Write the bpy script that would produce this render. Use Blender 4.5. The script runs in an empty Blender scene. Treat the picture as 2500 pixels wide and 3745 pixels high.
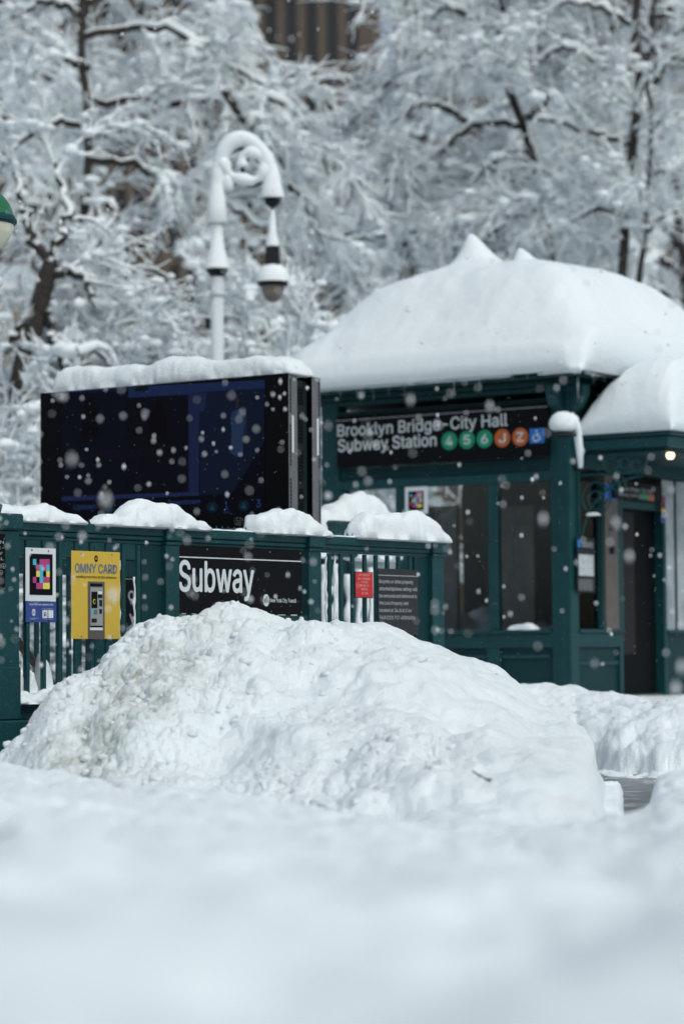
import bpy, bmesh, math, random, os
import numpy as np
from mathutils import Vector, Matrix, noise as mnoise
random.seed(7); rng = np.random.default_rng(11)
SC = bpy.context.scene
COL = SC.collection

# ---------------------------------------------------------------- camera
LENS, FPX, CX, CY = 90.0, 9375.0, 1250.0, 1872.5
PITCH, ROLL, CAMZ = math.radians(3.22), math.radians(0.40), 0.55
_f = Vector((0, math.cos(PITCH), math.sin(PITCH)))
_u0 = Vector((0, -math.sin(PITCH), math.cos(PITCH))); _r0 = Vector((1, 0, 0))
_r = _r0 * math.cos(ROLL) - _u0 * math.sin(ROLL)
_u = _u0 * math.cos(ROLL) + _r0 * math.sin(ROLL)
CAMP = Vector((0, 0, CAMZ))
cam_d = bpy.data.cameras.new('camera'); cam = bpy.data.objects.new('camera', cam_d); COL.objects.link(cam)
cam.matrix_world = Matrix(((_r.x, _u.x, -_f.x, CAMP.x), (_r.y, _u.y, -_f.y, CAMP.y), (_r.z, _u.z, -_f.z, CAMP.z), (0, 0, 0, 1)))
cam_d.lens = LENS; cam_d.sensor_fit = 'HORIZONTAL'; cam_d.sensor_width = 24.0
cam_d.clip_start = 0.1; cam_d.clip_end = 1000
cam_d.dof.use_dof = True; cam_d.dof.focus_distance = 15.9; cam_d.dof.aperture_fstop = 1.5
SC.camera = cam

# ---------------------------------------------------------------- light
w = bpy.data.worlds.new("World"); SC.world = w; w.use_nodes = True
nt = w.node_tree; nt.nodes.clear()
sky = nt.nodes.new('ShaderNodeTexSky'); sky.sky_type = 'NISHITA'; sky.sun_disc = False
SUN_EL, SUN_AZ = math.radians(48), math.radians(150)      # azimuth clockwise from +Y
sky.sun_elevation = SUN_EL; sky.sun_rotation = SUN_AZ
sky.air_density = 1.0; sky.dust_density = 4.0; sky.ozone_density = 1.0
hs = nt.nodes.new('ShaderNodeHueSaturation'); hs.inputs['Saturation'].default_value = 0.58   # cloud veils the blue
bg = nt.nodes.new('ShaderNodeBackground'); bg.inputs[1].default_value = 0.115
wo = nt.nodes.new('ShaderNodeOutputWorld')
nt.links.new(sky.outputs[0], hs.inputs['Color']); tn = nt.nodes.new('ShaderNodeMix'); tn.data_type = 'RGBA'; tn.blend_type = 'MULTIPLY'; tn.inputs[0].default_value = 1; tn.inputs[7].default_value = (.945, 1.015, 1.015, 1)   # cool green-blue cast of the overcast
nt.links.new(hs.outputs[0], tn.inputs[6]); nt.links.new(tn.outputs[2], bg.inputs[0]); nt.links.new(bg.outputs[0], wo.inputs[0])
sd = bpy.data.lights.new('sun', 'SUN'); sd.energy = 0.62; sd.angle = math.radians(35); sd.color = (1, .985, .96)
so = bpy.data.objects.new('sun', sd); COL.objects.link(so)
sdir = Vector((math.sin(SUN_AZ) * math.cos(SUN_EL), math.cos(SUN_AZ) * math.cos(SUN_EL), math.sin(SUN_EL)))
so.rotation_euler = sdir.to_track_quat('Z', 'Y').to_euler()
SC.view_settings.view_transform = 'Standard'; SC.view_settings.look = 'None'
SC.view_settings.exposure = 0.07; SC.view_settings.gamma = 1; SC.view_settings.use_curve_mapping = False
SC.cycles.max_bounces = 7; SC.cycles.diffuse_bounces = 4; SC.cycles.glossy_bounces = 3
SC.cycles.transparent_max_bounces = 8; SC.cycles.use_denoising = True
SC.cycles.sample_clamp_indirect = 4

# ---------------------------------------------------------------- projection: where a point of the photo lies in the place
def ray(px, py):
    return _f * FPX + _r * (px - CX) + _u * (CY - py)
def at(px, py, Y):
    d = ray(px, py); return CAMP + d * (Y / d.y)
class Frame:
    """a vertical plane through (ox,oy) running along angle ang; returns metres along it and height"""
    def __init__(s, ox, oy, ang):
        s.o = Vector((ox, oy, 0)); s.a = ang
        s.d = Vector((math.cos(ang), math.sin(ang), 0)); s.n = Vector((-math.sin(ang), math.cos(ang), 0))
    def sz(s, px, py, off=0.0):
        d = ray(px, py); t = ((s.o + s.n * off) - CAMP).dot(s.n) / d.dot(s.n)
        p = CAMP + d * t
        return (p - s.o).dot(s.d), p.z
    def x(s, px, off=0, py=2100): return s.sz(px, py, off)[0]
    def z(s, px, py, off=0): return s.sz(px, py, off)[1]
    def w(s, x, y, z): return s.o + s.d * x + s.n * y + Vector((0, 0, z))

# ---------------------------------------------------------------- materials
def _n(nt, t, **k):
    n = nt.nodes.new(t)
    for a, b in k.items(): setattr(n, a, b)
    return n
MATS = {}
def mat(name, col, rough=.5, metal=0, spec=.5, noise=None, bump=None, emit=None, coat=0, coords='Object'):
    """noise=(scale, colour2, low, high)  bump=(scale, strength, distance)"""
    if name in MATS: return MATS[name]
    m = bpy.data.materials.new(name); m.use_nodes = True; nt = m.node_tree
    b = nt.nodes['Principled BSDF']
    b.inputs['Base Color'].default_value = (*col, 1); b.inputs['Roughness'].default_value = rough
    b.inputs['Metallic'].default_value = metal; b.inputs['Specular IOR Level'].default_value = spec
    b.inputs['Coat Weight'].default_value = coat
    tc = _n(nt, 'ShaderNodeTexCoord')
    if noise:
        tx = _n(nt, 'ShaderNodeTexNoise'); tx.inputs['Scale'].default_value = noise[0]; tx.inputs['Detail'].default_value = 6; tx.inputs['Roughness'].default_value = .62
        nt.links.new(tc.outputs[coords], tx.inputs['Vector'])
        r = _n(nt, 'ShaderNodeValToRGB'); r.color_ramp.elements[0].position = noise[2]; r.color_ramp.elements[1].position = noise[3]
        r.color_ramp.elements[0].color = (*col, 1); r.color_ramp.elements[1].color = (*noise[1], 1)
        nt.links.new(tx.outputs['Fac'], r.inputs[0]); nt.links.new(r.outputs[0], b.inputs['Base Color'])
    if bump:
        tx = _n(nt, 'ShaderNodeTexNoise'); tx.inputs['Scale'].default_value = bump[0]; tx.inputs['Detail'].default_value = 5
        nt.links.new(tc.outputs[coords], tx.inputs['Vector'])
        bm_ = _n(nt, 'ShaderNodeBump'); bm_.inputs['Strength'].default_value = bump[1]; bm_.inputs['Distance'].default_value = bump[2]
        nt.links.new(tx.outputs['Fac'], bm_.inputs['Height']); nt.links.new(bm_.outputs[0], b.inputs['Normal'])
    if emit:
        b.inputs['Emission Color'].default_value = (*emit[0], 1); b.inputs['Emission Strength'].default_value = emit[1]
    MATS[name] = m; return m
SNOWC = (.80, .862, .89)
snow = mat('snow', SNOWC, .95, spec=.1, bump=(55, .5, .012))
snow_soft = mat('soft_snow', SNOWC, .95, spec=.1, bump=(14, .35, .02))
def pile_material():
    m = bpy.data.materials.new('ploughed_snow'); m.use_nodes = True; nt = m.node_tree; b = nt.nodes['Principled BSDF']
    b.inputs['Roughness'].default_value = .95; b.inputs['Specular IOR Level'].default_value = .1
    at_ = _n(nt, 'ShaderNodeAttribute', attribute_name='dirt'); tc = _n(nt, 'ShaderNodeTexCoord')
    n1 = _n(nt, 'ShaderNodeTexNoise'); n1.inputs['Scale'].default_value = 9; n1.inputs['Detail'].default_value = 8; n1.inputs['Roughness'].default_value = .7
    nt.links.new(tc.outputs['Object'], n1.inputs['Vector'])
    mr = _n(nt, 'ShaderNodeMapRange'); mr.inputs[1].default_value = .36; mr.inputs[2].default_value = .6
    nt.links.new(n1.outputs['Fac'], mr.inputs[0])
    mu = _n(nt, 'ShaderNodeMath', operation='MULTIPLY'); mu.use_clamp = True
    nt.links.new(mr.outputs[0], mu.inputs[0]); nt.links.new(at_.outputs['Fac'], mu.inputs[1])
    mx = _n(nt, 'ShaderNodeMix', data_type='RGBA'); mx.inputs[6].default_value = (*SNOWC, 1); mx.inputs[7].default_value = (.42, .44, .39, 1)
    nt.links.new(mu.outputs[0], mx.inputs[0]); 
    # faint meltwater tint
    n2 = _n(nt, 'ShaderNodeTexNoise'); n2.inputs['Scale'].default_value = 2.3; n2.inputs['Detail'].default_value = 4
    nt.links.new(tc.outputs['Object'], n2.inputs['Vector'])
    m2 = _n(nt, 'ShaderNodeMapRange'); m2.inputs[1].default_value = .58; m2.inputs[2].default_value = .75; m2.inputs[4].default_value = .35
    nt.links.new(n2.outputs['Fac'], m2.inputs[0])
    mx2 = _n(nt, 'ShaderNodeMix', data_type='RGBA'); mx2.inputs[7].default_value = (.66, .82, .82, 1)
    nt.links.new(m2.outputs[0], mx2.inputs[0]); nt.links.new(mx.outputs[2], mx2.inputs[6]); nt.links.new(mx2.outputs[2], b.inputs['Base Color'])
    b.inputs['Subsurface Weight'].default_value = .35; b.inputs['Subsurface Scale'].default_value = .02; b.inputs['Subsurface Radius'].default_value = (1, 1, 1)
    n3 = _n(nt, 'ShaderNodeTexNoise'); n3.inputs['Scale'].default_value = 62; n3.inputs['Detail'].default_value = 6; n3.inputs['Roughness'].default_value = .7
    nt.links.new(tc.outputs['Object'], n3.inputs['Vector'])
    bp = _n(nt, 'ShaderNodeBump'); bp.inputs['Strength'].default_value = .75; bp.inputs['Distance'].default_value = .012
    nt.links.new(n3.outputs['Fac'], bp.inputs['Height']); nt.links.new(bp.outputs[0], b.inputs['Normal'])
    return m
snow_pile_m = pile_material()
TEAL = (.0035, .043, .051)
teal = mat('teal_paint', TEAL, .45, spec=.28, noise=(7, (.006, .056, .063), .35, .75), bump=(90, .25, .002))
def speckle(m):                                         # fine snow dust and wet specks clinging to the paint
    nt = m.node_tree; b = nt.nodes['Principled BSDF']; src = b.inputs['Base Color'].links[0].from_socket; tc = nt.nodes.new('ShaderNodeTexCoord')
    n = nt.nodes.new('ShaderNodeTexNoise'); n.inputs['Scale'].default_value = 170; n.inputs['Detail'].default_value = 2; nt.links.new(tc.outputs['Object'], n.inputs['Vector'])
    n2 = nt.nodes.new('ShaderNodeTexNoise'); n2.inputs['Scale'].default_value = 2.2; n2.inputs['Detail'].default_value = 5; nt.links.new(tc.outputs['Object'], n2.inputs['Vector'])
    r = nt.nodes.new('ShaderNodeMapRange'); r.inputs[1].default_value = .66; r.inputs[2].default_value = .72; nt.links.new(n.outputs['Fac'], r.inputs[0])
    x = nt.nodes.new('ShaderNodeMix'); x.data_type = 'RGBA'; x.inputs[7].default_value = (.16, .24, .26, 1); nt.links.new(r.outputs[0], x.inputs[0]); nt.links.new(src, x.inputs[6])
    r2 = nt.nodes.new('ShaderNodeMapRange'); r2.inputs[1].default_value = .55; r2.inputs[2].default_value = .8; r2.inputs[4].default_value = .55; nt.links.new(n2.outputs['Fac'], r2.inputs[0])
    y = nt.nodes.new('ShaderNodeMix'); y.data_type = 'RGBA'; y.inputs[7].default_value = (.004, .014, .016, 1); nt.links.new(r2.outputs[0], y.inputs[0]); nt.links.new(x.outputs[2], y.inputs[6]); nt.links.new(y.outputs[2], b.inputs['Base Color'])
speckle(teal)
teal_dark = mat('teal_paint_panel', (.0028, .030, .036), .5, spec=.22, noise=(5, (.004, .038, .044), .3, .8))
black = mat('black_enamel', (.0025, .003, .0045), .38, spec=.14, noise=(30, (.006, .007, .009), .55, .8))
white_ink = mat('white_lettering', (.66, .72, .76), .45)
grey_ink = mat('grey_lettering', (.3, .32, .34), .5)
steel = mat('brushed_steel', (.3, .3, .31), .4, metal=.7, noise=(12, (.24, .24, .25), .4, .7))
grey_metal = mat('grey_metal', (.14, .15, .16), .5, metal=.2, noise=(25, (.18, .19, .20), .45, .7))
dark_metal = mat('dark_metal', (.010, .013, .016), .5, spec=.25)
bronze = mat('dull_bronze_column', (.115, .10, .092), .45, metal=.3, noise=(9, (.15, .13, .12), .4, .7))
yellow = mat('yellow_sign', (.62, .42, .05), .45, noise=(4, (.57, .39, .048), .4, .8))
blue = mat('blue_sign', (.025, .06, .25), .4)
magenta = mat('magenta_ink', (.42, .045, .19), .5); cyan = mat('cyan_ink', (.06, .42, .62), .5); yel = mat('yellow_ink', (.72, .66, .09), .5)
offwhite = mat('white_sign', (.66, .70, .73), .45)
red = mat('red_sign', (.56, .02, .022), .4)
slate = mat('slate_blue_ink', (.09, .16, .24), .5)
green_b = mat('green_bullet', (.0, .25, .13), .4); orange_b = mat('orange_bullet', (.46, .11, .025), .4); isa = mat('access_blue', (.012, .14, .50), .4)
wood = mat('weathered_handrail', (.10, .09, .08), .7, noise=(30, (.06, .055, .05), .4, .7))
bark = mat('wet_bark', (.022, .018, .016), .85, noise=(6, (.05, .042, .036), .4, .7))
tree_snow = mat('tree_snow', (.85, .90, .925), .9, spec=.1)
stone_b = mat('brown_stone', (.125, .10, .082), .85, noise=(.6, (.085, .07, .058), .35, .7))
stone_c = mat('cream_stone', (.42, .37, .30), .85, noise=(.8, (.34, .30, .25), .35, .7))
win_dark = mat('dark_window', (.012, .014, .018), .25)
def glass_m():
    m = bpy.data.materials.new('window_glass'); m.use_nodes = True; nt = m.node_tree; nt.nodes.clear()
    o = _n(nt, 'ShaderNodeOutputMaterial'); g = _n(nt, 'ShaderNodeBsdfGlossy'); t = _n(nt, 'ShaderNodeBsdfTransparent'); x = _n(nt, 'ShaderNodeMixShader'); f = _n(nt, 'ShaderNodeFresnel')
    g.inputs['Roughness'].default_value = .03; t.inputs[0].default_value = (.80, .83, .84, 1); f.inputs[0].default_value = 1.5
    nt.links.new(f.outputs[0], x.inputs[0]); nt.links.new(t.outputs[0], x.inputs[1]); nt.links.new(g.outputs[0], x.inputs[2]); nt.links.new(x.outputs[0], o.inputs[0]); return m
glass = glass_m()
# wet paving
pave = mat('wet_paving', (.045, .048, .05), .22, spec=.6, noise=(4.5, (.42, .46, .47), .50, .60), bump=(25, .5, .01))

# ---------------------------------------------------------------- helpers
def link(name, me, m=None, parent=None, loc=None, rot=0):
    o = bpy.data.objects.new(name, me); COL.objects.link(o)
    if me is not None and m is not None:
        for q in (m if isinstance(m, (list, tuple)) else [m]): me.materials.append(q)
    if parent is not None: o.parent = parent
    if loc is not None: o.location = loc
    if rot: o.rotation_euler = (0, 0, rot)
    return o
def tag(o, label, cat, group=None, kind=None):
    if label: o['label'] = label
    if cat: o['category'] = cat
    if group: o['group'] = group
    if kind: o['kind'] = kind
    return o
def thing(name, label, cat, loc=(0, 0, 0), rot=0, group=None):
    return tag(link(name, None, loc=loc, rot=rot), label, cat, group)
def smooth(me, on=True):
    me.polygons.foreach_set('use_smooth', [on] * len(me.polygons)); return me
class MB:
    def __init__(s): s.bm = bmesh.new()
    def box(s, x0, x1, y0, y1, z0, z1, mtx=None):
        if x0 > x1: x0, x1 = x1, x0
        if y0 > y1: y0, y1 = y1, y0
        if z0 > z1: z0, z1 = z1, z0
        v = [s.bm.verts.new(((x0, x1)[i & 1], (y0, y1)[(i >> 1) & 1], (z0, z1)[(i >> 2) & 1])) for i in range(8)]
        for f in ((0, 1, 3, 2), (4, 6, 7, 5), (0, 4, 5, 1), (2, 3, 7, 6), (0, 2, 6, 4), (1, 5, 7, 3)): s.bm.faces.new([v[i] for i in f])
        if mtx is not None:
            for q in v: q.co = mtx @ q.co
        return s
    def quadxz(s, pts, y0, y1):
        """prism between y0,y1 of an xz outline"""
        a = [s.bm.verts.new((x, y0, z)) for x, z in pts]; b = [s.bm.verts.new((x, y1, z)) for x, z in pts]; n = len(pts)
        s.bm.faces.new(a); s.bm.faces.new(b[::-1])
        for i in range(n): s.bm.faces.new((a[i], b[i], b[(i + 1) % n], a[(i + 1) % n]))
        return s
    def cyl(s, p0, p1, r0, r1=None, k=12, caps=True):
        p0, p1 = Vector(p0), Vector(p1); r1 = r0 if r1 is None else r1; t = (p1 - p0).normalized()
        a = t.cross(Vector((0, 0, 1)) if abs(t.z) < .9 else Vector((1, 0, 0))).normalized(); b = t.cross(a)
        A = [s.bm.verts.new(p0 + (a * math.cos(i * 2 * math.pi / k) + b * math.sin(i * 2 * math.pi / k)) * r0) for i in range(k)]
        B = [s.bm.verts.new(p1 + (a * math.cos(i * 2 * math.pi / k) + b * math.sin(i * 2 * math.pi / k)) * r1) for i in range(k)]
        for i in range(k): s.bm.faces.new((A[i], A[(i + 1) % k], B[(i + 1) % k], B[i]))
        if caps: s.bm.faces.new(A[::-1]); s.bm.faces.new(B)
        return s
    def tube(s, pts, r, k=8):
        pts = [Vector(p) for p in pts]; n = len(pts); rs = r if isinstance(r, (list, tuple)) else [r] * n; prev = None; a = None
        for i, p in enumerate(pts):
            t = (pts[min(i + 1, n - 1)] - pts[max(i - 1, 0)]).normalized()
            if a is None: a = t.cross(Vector((0, 1, 0)) if abs(t.y) < .9 else Vector((1, 0, 0))).normalized()
            else: a = (a - t * a.dot(t)).normalized()
            b = t.cross(a)
            ring = [s.bm.verts.new(p + (a * math.cos(j * 2 * math.pi / k) + b * math.sin(j * 2 * math.pi / k)) * rs[i]) for j in range(k)]
            if prev:
                for j in range(k): s.bm.faces.new((prev[j], prev[(j + 1) % k], ring[(j + 1) % k], ring[j]))
            else: s.bm.faces.new(ring[::-1])
            prev = ring
        s.bm.faces.new(prev); return s
    def lathe(s, prof, c=(0, 0), k=24):
        """prof: list of (r, z)"""
        prev = None
        for r, z in prof:
            ring = [s.bm.verts.new((c[0] + math.cos(j * 2 * math.pi / k) * max(r, 1e-4), c[1] + math.sin(j * 2 * math.pi / k) * max(r, 1e-4), z)) for j in range(k)]
            if prev:
                for j in range(k): s.bm.faces.new((prev[j], prev[(j + 1) % k], ring[(j + 1) % k], ring[j]))
            prev = ring
        return s
    def mesh(s, name, bevel=0, sm=False):
        if bevel: bmesh.ops.bevel(s.bm, geom=list(s.bm.edges), offset=bevel, segments=1, affect='EDGES', clamp_overlap=True)
        bmesh.ops.recalc_face_normals(s.bm, faces=s.bm.faces)
        me = bpy.data.meshes.new(name); s.bm.to_mesh(me); s.bm.free()
        if sm: smooth(me)
        return me
    def build(s, name, m, parent=None, bevel=0, sm=False, **k): return link(name, s.mesh(name, bevel, sm), m, parent, **k)
FONT = None
try: FONT = bpy.data.fonts.load(os.path.join(bpy.utils.system_resource('DATAFILES', path='fonts'), 'Inter.woff2'))
except Exception: FONT = None
def text_mesh(s, bold=0.0, ext=.0):
    c = bpy.data.curves.new('lettering', 'FONT'); c.body = s
    if FONT: c.font = FONT
    c.resolution_u = 3; c.offset = bold
    o = bpy.data.objects.new('lettering', c); COL.objects.link(o)
    dg = bpy.context.evaluated_depsgraph_get(); dg.update(); me = bpy.data.meshes.new_from_object(o.evaluated_get(dg))
    bpy.data.objects.remove(o); bpy.data.curves.remove(c); return me
_cap = {}
def text(s, parent, m, x0, x1, zb, cap, y, bold=.0, name='lettering', fat=.012):
    """flat lettering on the face y of the parent's xz plane; fitted between x0 and x1, baseline zb, capital height cap"""
    fat = fat if bold <= .0 else fat + bold * .5
    bold = 0.0
    if bold not in _cap:
        q = text_mesh('H', bold); _cap[bold] = max(v.co.y for v in q.vertices); bpy.data.meshes.remove(q)
    me = text_mesh(s, bold); n = len(me.vertices); co = np.empty(n * 3); me.vertices.foreach_get('co', co); co = co.reshape(-1, 3)
    lo, hi = co[:, 0].min(), co[:, 0].max(); sz = cap / _cap[bold]
    X = x0 + (co[:, 0] - lo) / (hi - lo) * (x1 - x0); Z = zb + co[:, 1] * sz
    me.vertices.foreach_set('co', np.stack([X, np.full(n, y), Z], 1).ravel()); me.update()
    if fat:
        bm = bmesh.new(); d = fat * cap
        for i, (u, v) in enumerate(((0, 0), (1, 0), (-1, 0), (0, 1), (0, -1), (.7, .7), (-.7, .7), (.7, -.7), (-.7, -.7))[:9 if cap > .035 and len(s) < 30 else 3]):
            k0 = len(bm.verts); bm.from_mesh(me); bm.verts.ensure_lookup_table()
            for q in bm.verts[k0:]: q.co.x += u * d; q.co.z += v * d; q.co.y -= i * .00012
        bm.to_mesh(me); bm.free()
    return link(name, me, m, parent)
def disc(parent, m, name, x, z, rx, rz, y, th=.002, k=28):
    b = MB(); b.quadxz([(x + rx * math.cos(i * 2 * math.pi / k), z + rz * math.sin(i * 2 * math.pi / k)) for i in range(k)], y - th, y)
    return b.build(name, m, parent)
def plate(parent, m, name, x0, x1, z0, z1, y, th=.002, bevel=0):
    return MB().box(x0, x1, y - th, y, z0, z1).build(name, m, parent, bevel=bevel)

# numpy noise ---------------------------------------------------
def _h(ix, iy, seed):
    n = (ix.astype(np.int64) * 374761393 + iy.astype(np.int64) * 668265263 + seed * 982451653) & 0xffffffff
    n = ((n ^ (n >> 13)) * 1274126177) & 0xffffffff
    return (n ^ (n >> 16)) & 0xffffffff
def perlin(x, y, seed=0):
    ix, iy = np.floor(x), np.floor(y); fx, fy = x - ix, y - iy
    u, v = fx * fx * fx * (fx * (fx * 6 - 15) + 10), fy * fy * fy * (fy * (fy * 6 - 15) + 10)
    def g(dx, dy):
        a = _h(ix + dx, iy + dy, seed) / 4294967296.0 * 2 * np.pi
        return np.cos(a) * (fx - dx) + np.sin(a) * (fy - dy)
    return ((g(0, 0) * (1 - u) + g(1, 0) * u) * (1 - v) + (g(0, 1) * (1 - u) + g(1, 1) * u) * v) * 1.5
def fbm(x, y, o=4, seed=0, gain=.5):
    s = 0; a = 1; f = 1
    for i in range(o): s = s + a * perlin(x * f, y * f, seed + i * 17); a *= gain; f *= 2.03
    return s
def worley(x, y, seed=0):
    ix, iy = np.floor(x), np.floor(y); d = np.full(np.shape(x), 9.0)
    for dx in (-1, 0, 1):
        for dy in (-1, 0, 1):
            cx = ix + dx + (_h(ix + dx, iy + dy, seed) % 10007) / 10007; cy = iy + dy + (_h(ix + dx, iy + dy, seed + 5) % 10007) / 10007
            d = np.minimum(d, (x - cx) ** 2 + (y - cy) ** 2)
    return np.sqrt(d)
def clods(x, y, seed=0):
    """rounded lumps 0..1"""
    return np.sqrt(np.clip(1 - worley(x, y, seed) ** 2 * 1.25, 0, 1))
def grid_mesh(name, P, attr=None):
    """P (n,m,3)"""
    n, m = P.shape[:2]; idx = np.arange(n * m).reshape(n, m)
    q = np.stack([idx[:-1, :-1], idx[1:, :-1], idx[1:, 1:], idx[:-1, 1:]], -1).reshape(-1, 4)
    me = bpy.data.meshes.new(name); me.vertices.add(n * m); me.vertices.foreach_set('co', P.reshape(-1).astype(np.float32))
    me.loops.add(q.size); me.loops.foreach_set('vertex_index', q.ravel().astype(np.int32))
    me.polygons.add(len(q)); me.polygons.foreach_set('loop_start', np.arange(0, q.size, 4, dtype=np.int32)); me.polygons.foreach_set('loop_total', np.full(len(q), 4, dtype=np.int32))
    me.update(calc_edges=True); smooth(me)
    if attr is not None:
        a = me.attributes.new('dirt', 'FLOAT', 'POINT'); a.data.foreach_set('value', attr.ravel().astype(np.float32))
    return me
def raw_mesh(name, V, F, mi=None, sm=False):
    """V (n,3), F (m,k) same k"""
    me = bpy.data.meshes.new(name); me.vertices.add(len(V)); me.vertices.foreach_set('co', V.reshape(-1).astype(np.float32)); k = F.shape[1]
    me.loops.add(F.size); me.loops.foreach_set('vertex_index', F.ravel().astype(np.int32))
    me.polygons.add(len(F)); me.polygons.foreach_set('loop_start', np.arange(0, F.size, k, dtype=np.int32)); me.polygons.foreach_set('loop_total', np.full(len(F), k, dtype=np.int32))
    if mi is not None: me.polygons.foreach_set('material_index', mi.astype(np.int32))
    me.update(calc_edges=True)
    if sm: smooth(me)
    return me
def snow_cap(name, prof, width, parent=None, frame_y=0.0, seed=0, lump=.02, m=None, res=.012, skirt=.0):
    """snow lying along local x; prof = [(x, z_top, z_base)]; closed pillow with rounded cross-section"""
    xs = np.array([p[0] for p in prof]); zt = np.array([p[1] for p in prof]); zb = np.array([p[2] for p in prof])
    n = max(12, int((xs[-1] - xs[0]) / res)); X = np.linspace(xs[0], xs[-1], n); T = np.interp(X, xs, zt); B = np.interp(X, xs, zb)
    ker = np.array([1, 2, 3, 2, 1.]) / 9
    for _ in range(3): T[2:-2] = np.convolve(T, ker, 'same')[2:-2]
    k = 30; th = np.linspace(0, 2 * np.pi, k, endpoint=False); P = np.zeros((n, k, 3)); H = np.maximum(T - B, .004)
    e = np.clip(np.minimum(X - X[0], X[-1] - X) / .05, 0, 1) ** .5
    for j, t in enumerate(th):
        c, s_ = math.cos(t), math.sin(t)
        cs = np.sign(c) * abs(c) ** .7; y = frame_y + cs * width / 2 * (.82 + .18 * e)
        z = np.where(s_ >= 0, B + H * (abs(s_) ** .75), B + s_ * (.012 + skirt))
        q = t * (width + .1) * .36; nn = (fbm(X * 6 + seed, np.full(n, q * 7), 4, seed) * 1.3 + (clods(X * 11 + q * 3, np.full(n, q * 13), seed) - .6) * .25) * lump
        if s_ < 0: nn *= .5
        P[:, j, 0] = X; P[:, j, 1] = y + cs * nn; P[:, j, 2] = z + max(s_, 0) * nn * np.clip(H / .05, 0, 1)
    V = P.reshape(-1, 3); i, j = np.meshgrid(np.arange(n - 1), np.arange(k), indexing='ij'); jn = (j + 1) % k
    F = np.stack([i * k + j, (i + 1) * k + j, (i + 1) * k + jn, i * k + jn], -1).reshape(-1, 4)
    # end caps as degenerate quads fans
    c0 = len(V); V = np.vstack([V, P[0].mean(0), P[-1].mean(0)]); j = np.arange(0, k, 2)
    F = np.vstack([F, np.stack([np.full(len(j), c0), j, (j + 1) % k, (j + 2) % k], 1), np.stack([np.full(len(j), c0 + 1), (n - 1) * k + (j + 2) % k, (n - 1) * k + (j + 1) % k, (n - 1) * k + j], 1)])
    return link(name, raw_mesh(name, V, F, sm=True), m or snow, parent)
# ================================================================ setting: ground and snow
ROAD = -.22
g = grid_mesh('pavement', np.stack(np.meshgrid(np.linspace(-150, 150, 40), np.linspace(-20, 280, 40), indexing='ij') + [np.full((40, 40), ROAD)], -1))
tag(link('pavement', g, pave), None, None, kind='structure')
FR = Frame(-2.01, 15.10, math.atan2(.782, .623))        # railing along the stair
def fence_depth(a): return 14.045 / (.797 - a)
def azi(px): return (px - CX) / FPX
def radial(name, xs, Y0, Y1, n, m, hfun, material, power=1.0):
    a = np.linspace(azi(xs[0]), azi(xs[1]), n); t = np.linspace(0, 1, m) ** power
    A, Tt = np.meshgrid(a, t, indexing='ij')
    Y = (Y0 if np.isscalar(Y0) else np.interp(A, *Y0)) * (1 - Tt) + (Y1 if np.isscalar(Y1) else np.interp(A, *Y1)) * Tt
    X = A * Y; Z, d, dn = hfun(A, X, Y)
    P = np.stack([X, Y, Z], -1)
    if dn is not None:                                   # push along the surface normal so lumps bulge sideways too
        du = np.gradient(P, axis=0); dv = np.gradient(P, axis=1); N = np.cross(du, dv); N /= np.linalg.norm(N, axis=-1, keepdims=True) + 1e-9
        N *= np.sign(N[..., 2:3] + 1e-9); P = P + N * dn[..., None]
    return link(name, grid_mesh(name, P, d), material)
def crestfun(tab):
    """tab: (photo x, photo y, distance) of a crest -> azimuth, height, distance"""
    A, Z, D = [], [], []
    for px, py, Y in tab:
        p = at(px, py, Y); A.append(p.x / p.y); Z.append(p.z); D.append(Y)
    return np.array(A), np.array(Z), np.array(D)

# the trodden snow field between the camera and the railing
NEAR = crestfun([(-400, 2790, 13.0), (0, 2795, 13.0), (100, 2812, 12.8), (200, 2822, 12.6), (330, 2856, 12.2), (400, 2870, 11.8), (470, 2862, 11.2), (560, 2855, 10.8), (700, 2852, 10.6), (900, 2862, 10.6), (1030, 2882, 10.8),
                 (1100, 2904, 11), (1240, 2942, 11.3), (1330, 2975, 11.5), (1375, 2992, 11.6), (1430, 2975, 11.5), (1600, 2930, 11.3), (1750, 2912, 11.3), (1850, 2925, 11.4), (1930, 2960, 11.5), (2010, 2995, 11.6), (2100, 3000, 11.7), (2200, 2995, 11.8), (2290, 2970, 12.0), (2340, 2940, 12.2), (2372, 2915, 12.4), (2388, 2862, 12.5), (2410, 2824, 12.6), (2450, 2808, 12.6), (2600, 2800, 12.6), (2900, 2800, 12.6)])
_ka = np.linspace(azi(-400), azi(2900), 200); _kz = np.interp(_ka, NEAR[0], NEAR[1]); _w = np.hanning(91); _w /= _w.sum()
_kzs = np.convolve(np.pad(_kz, 45, 'edge'), _w, 'valid')
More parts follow.
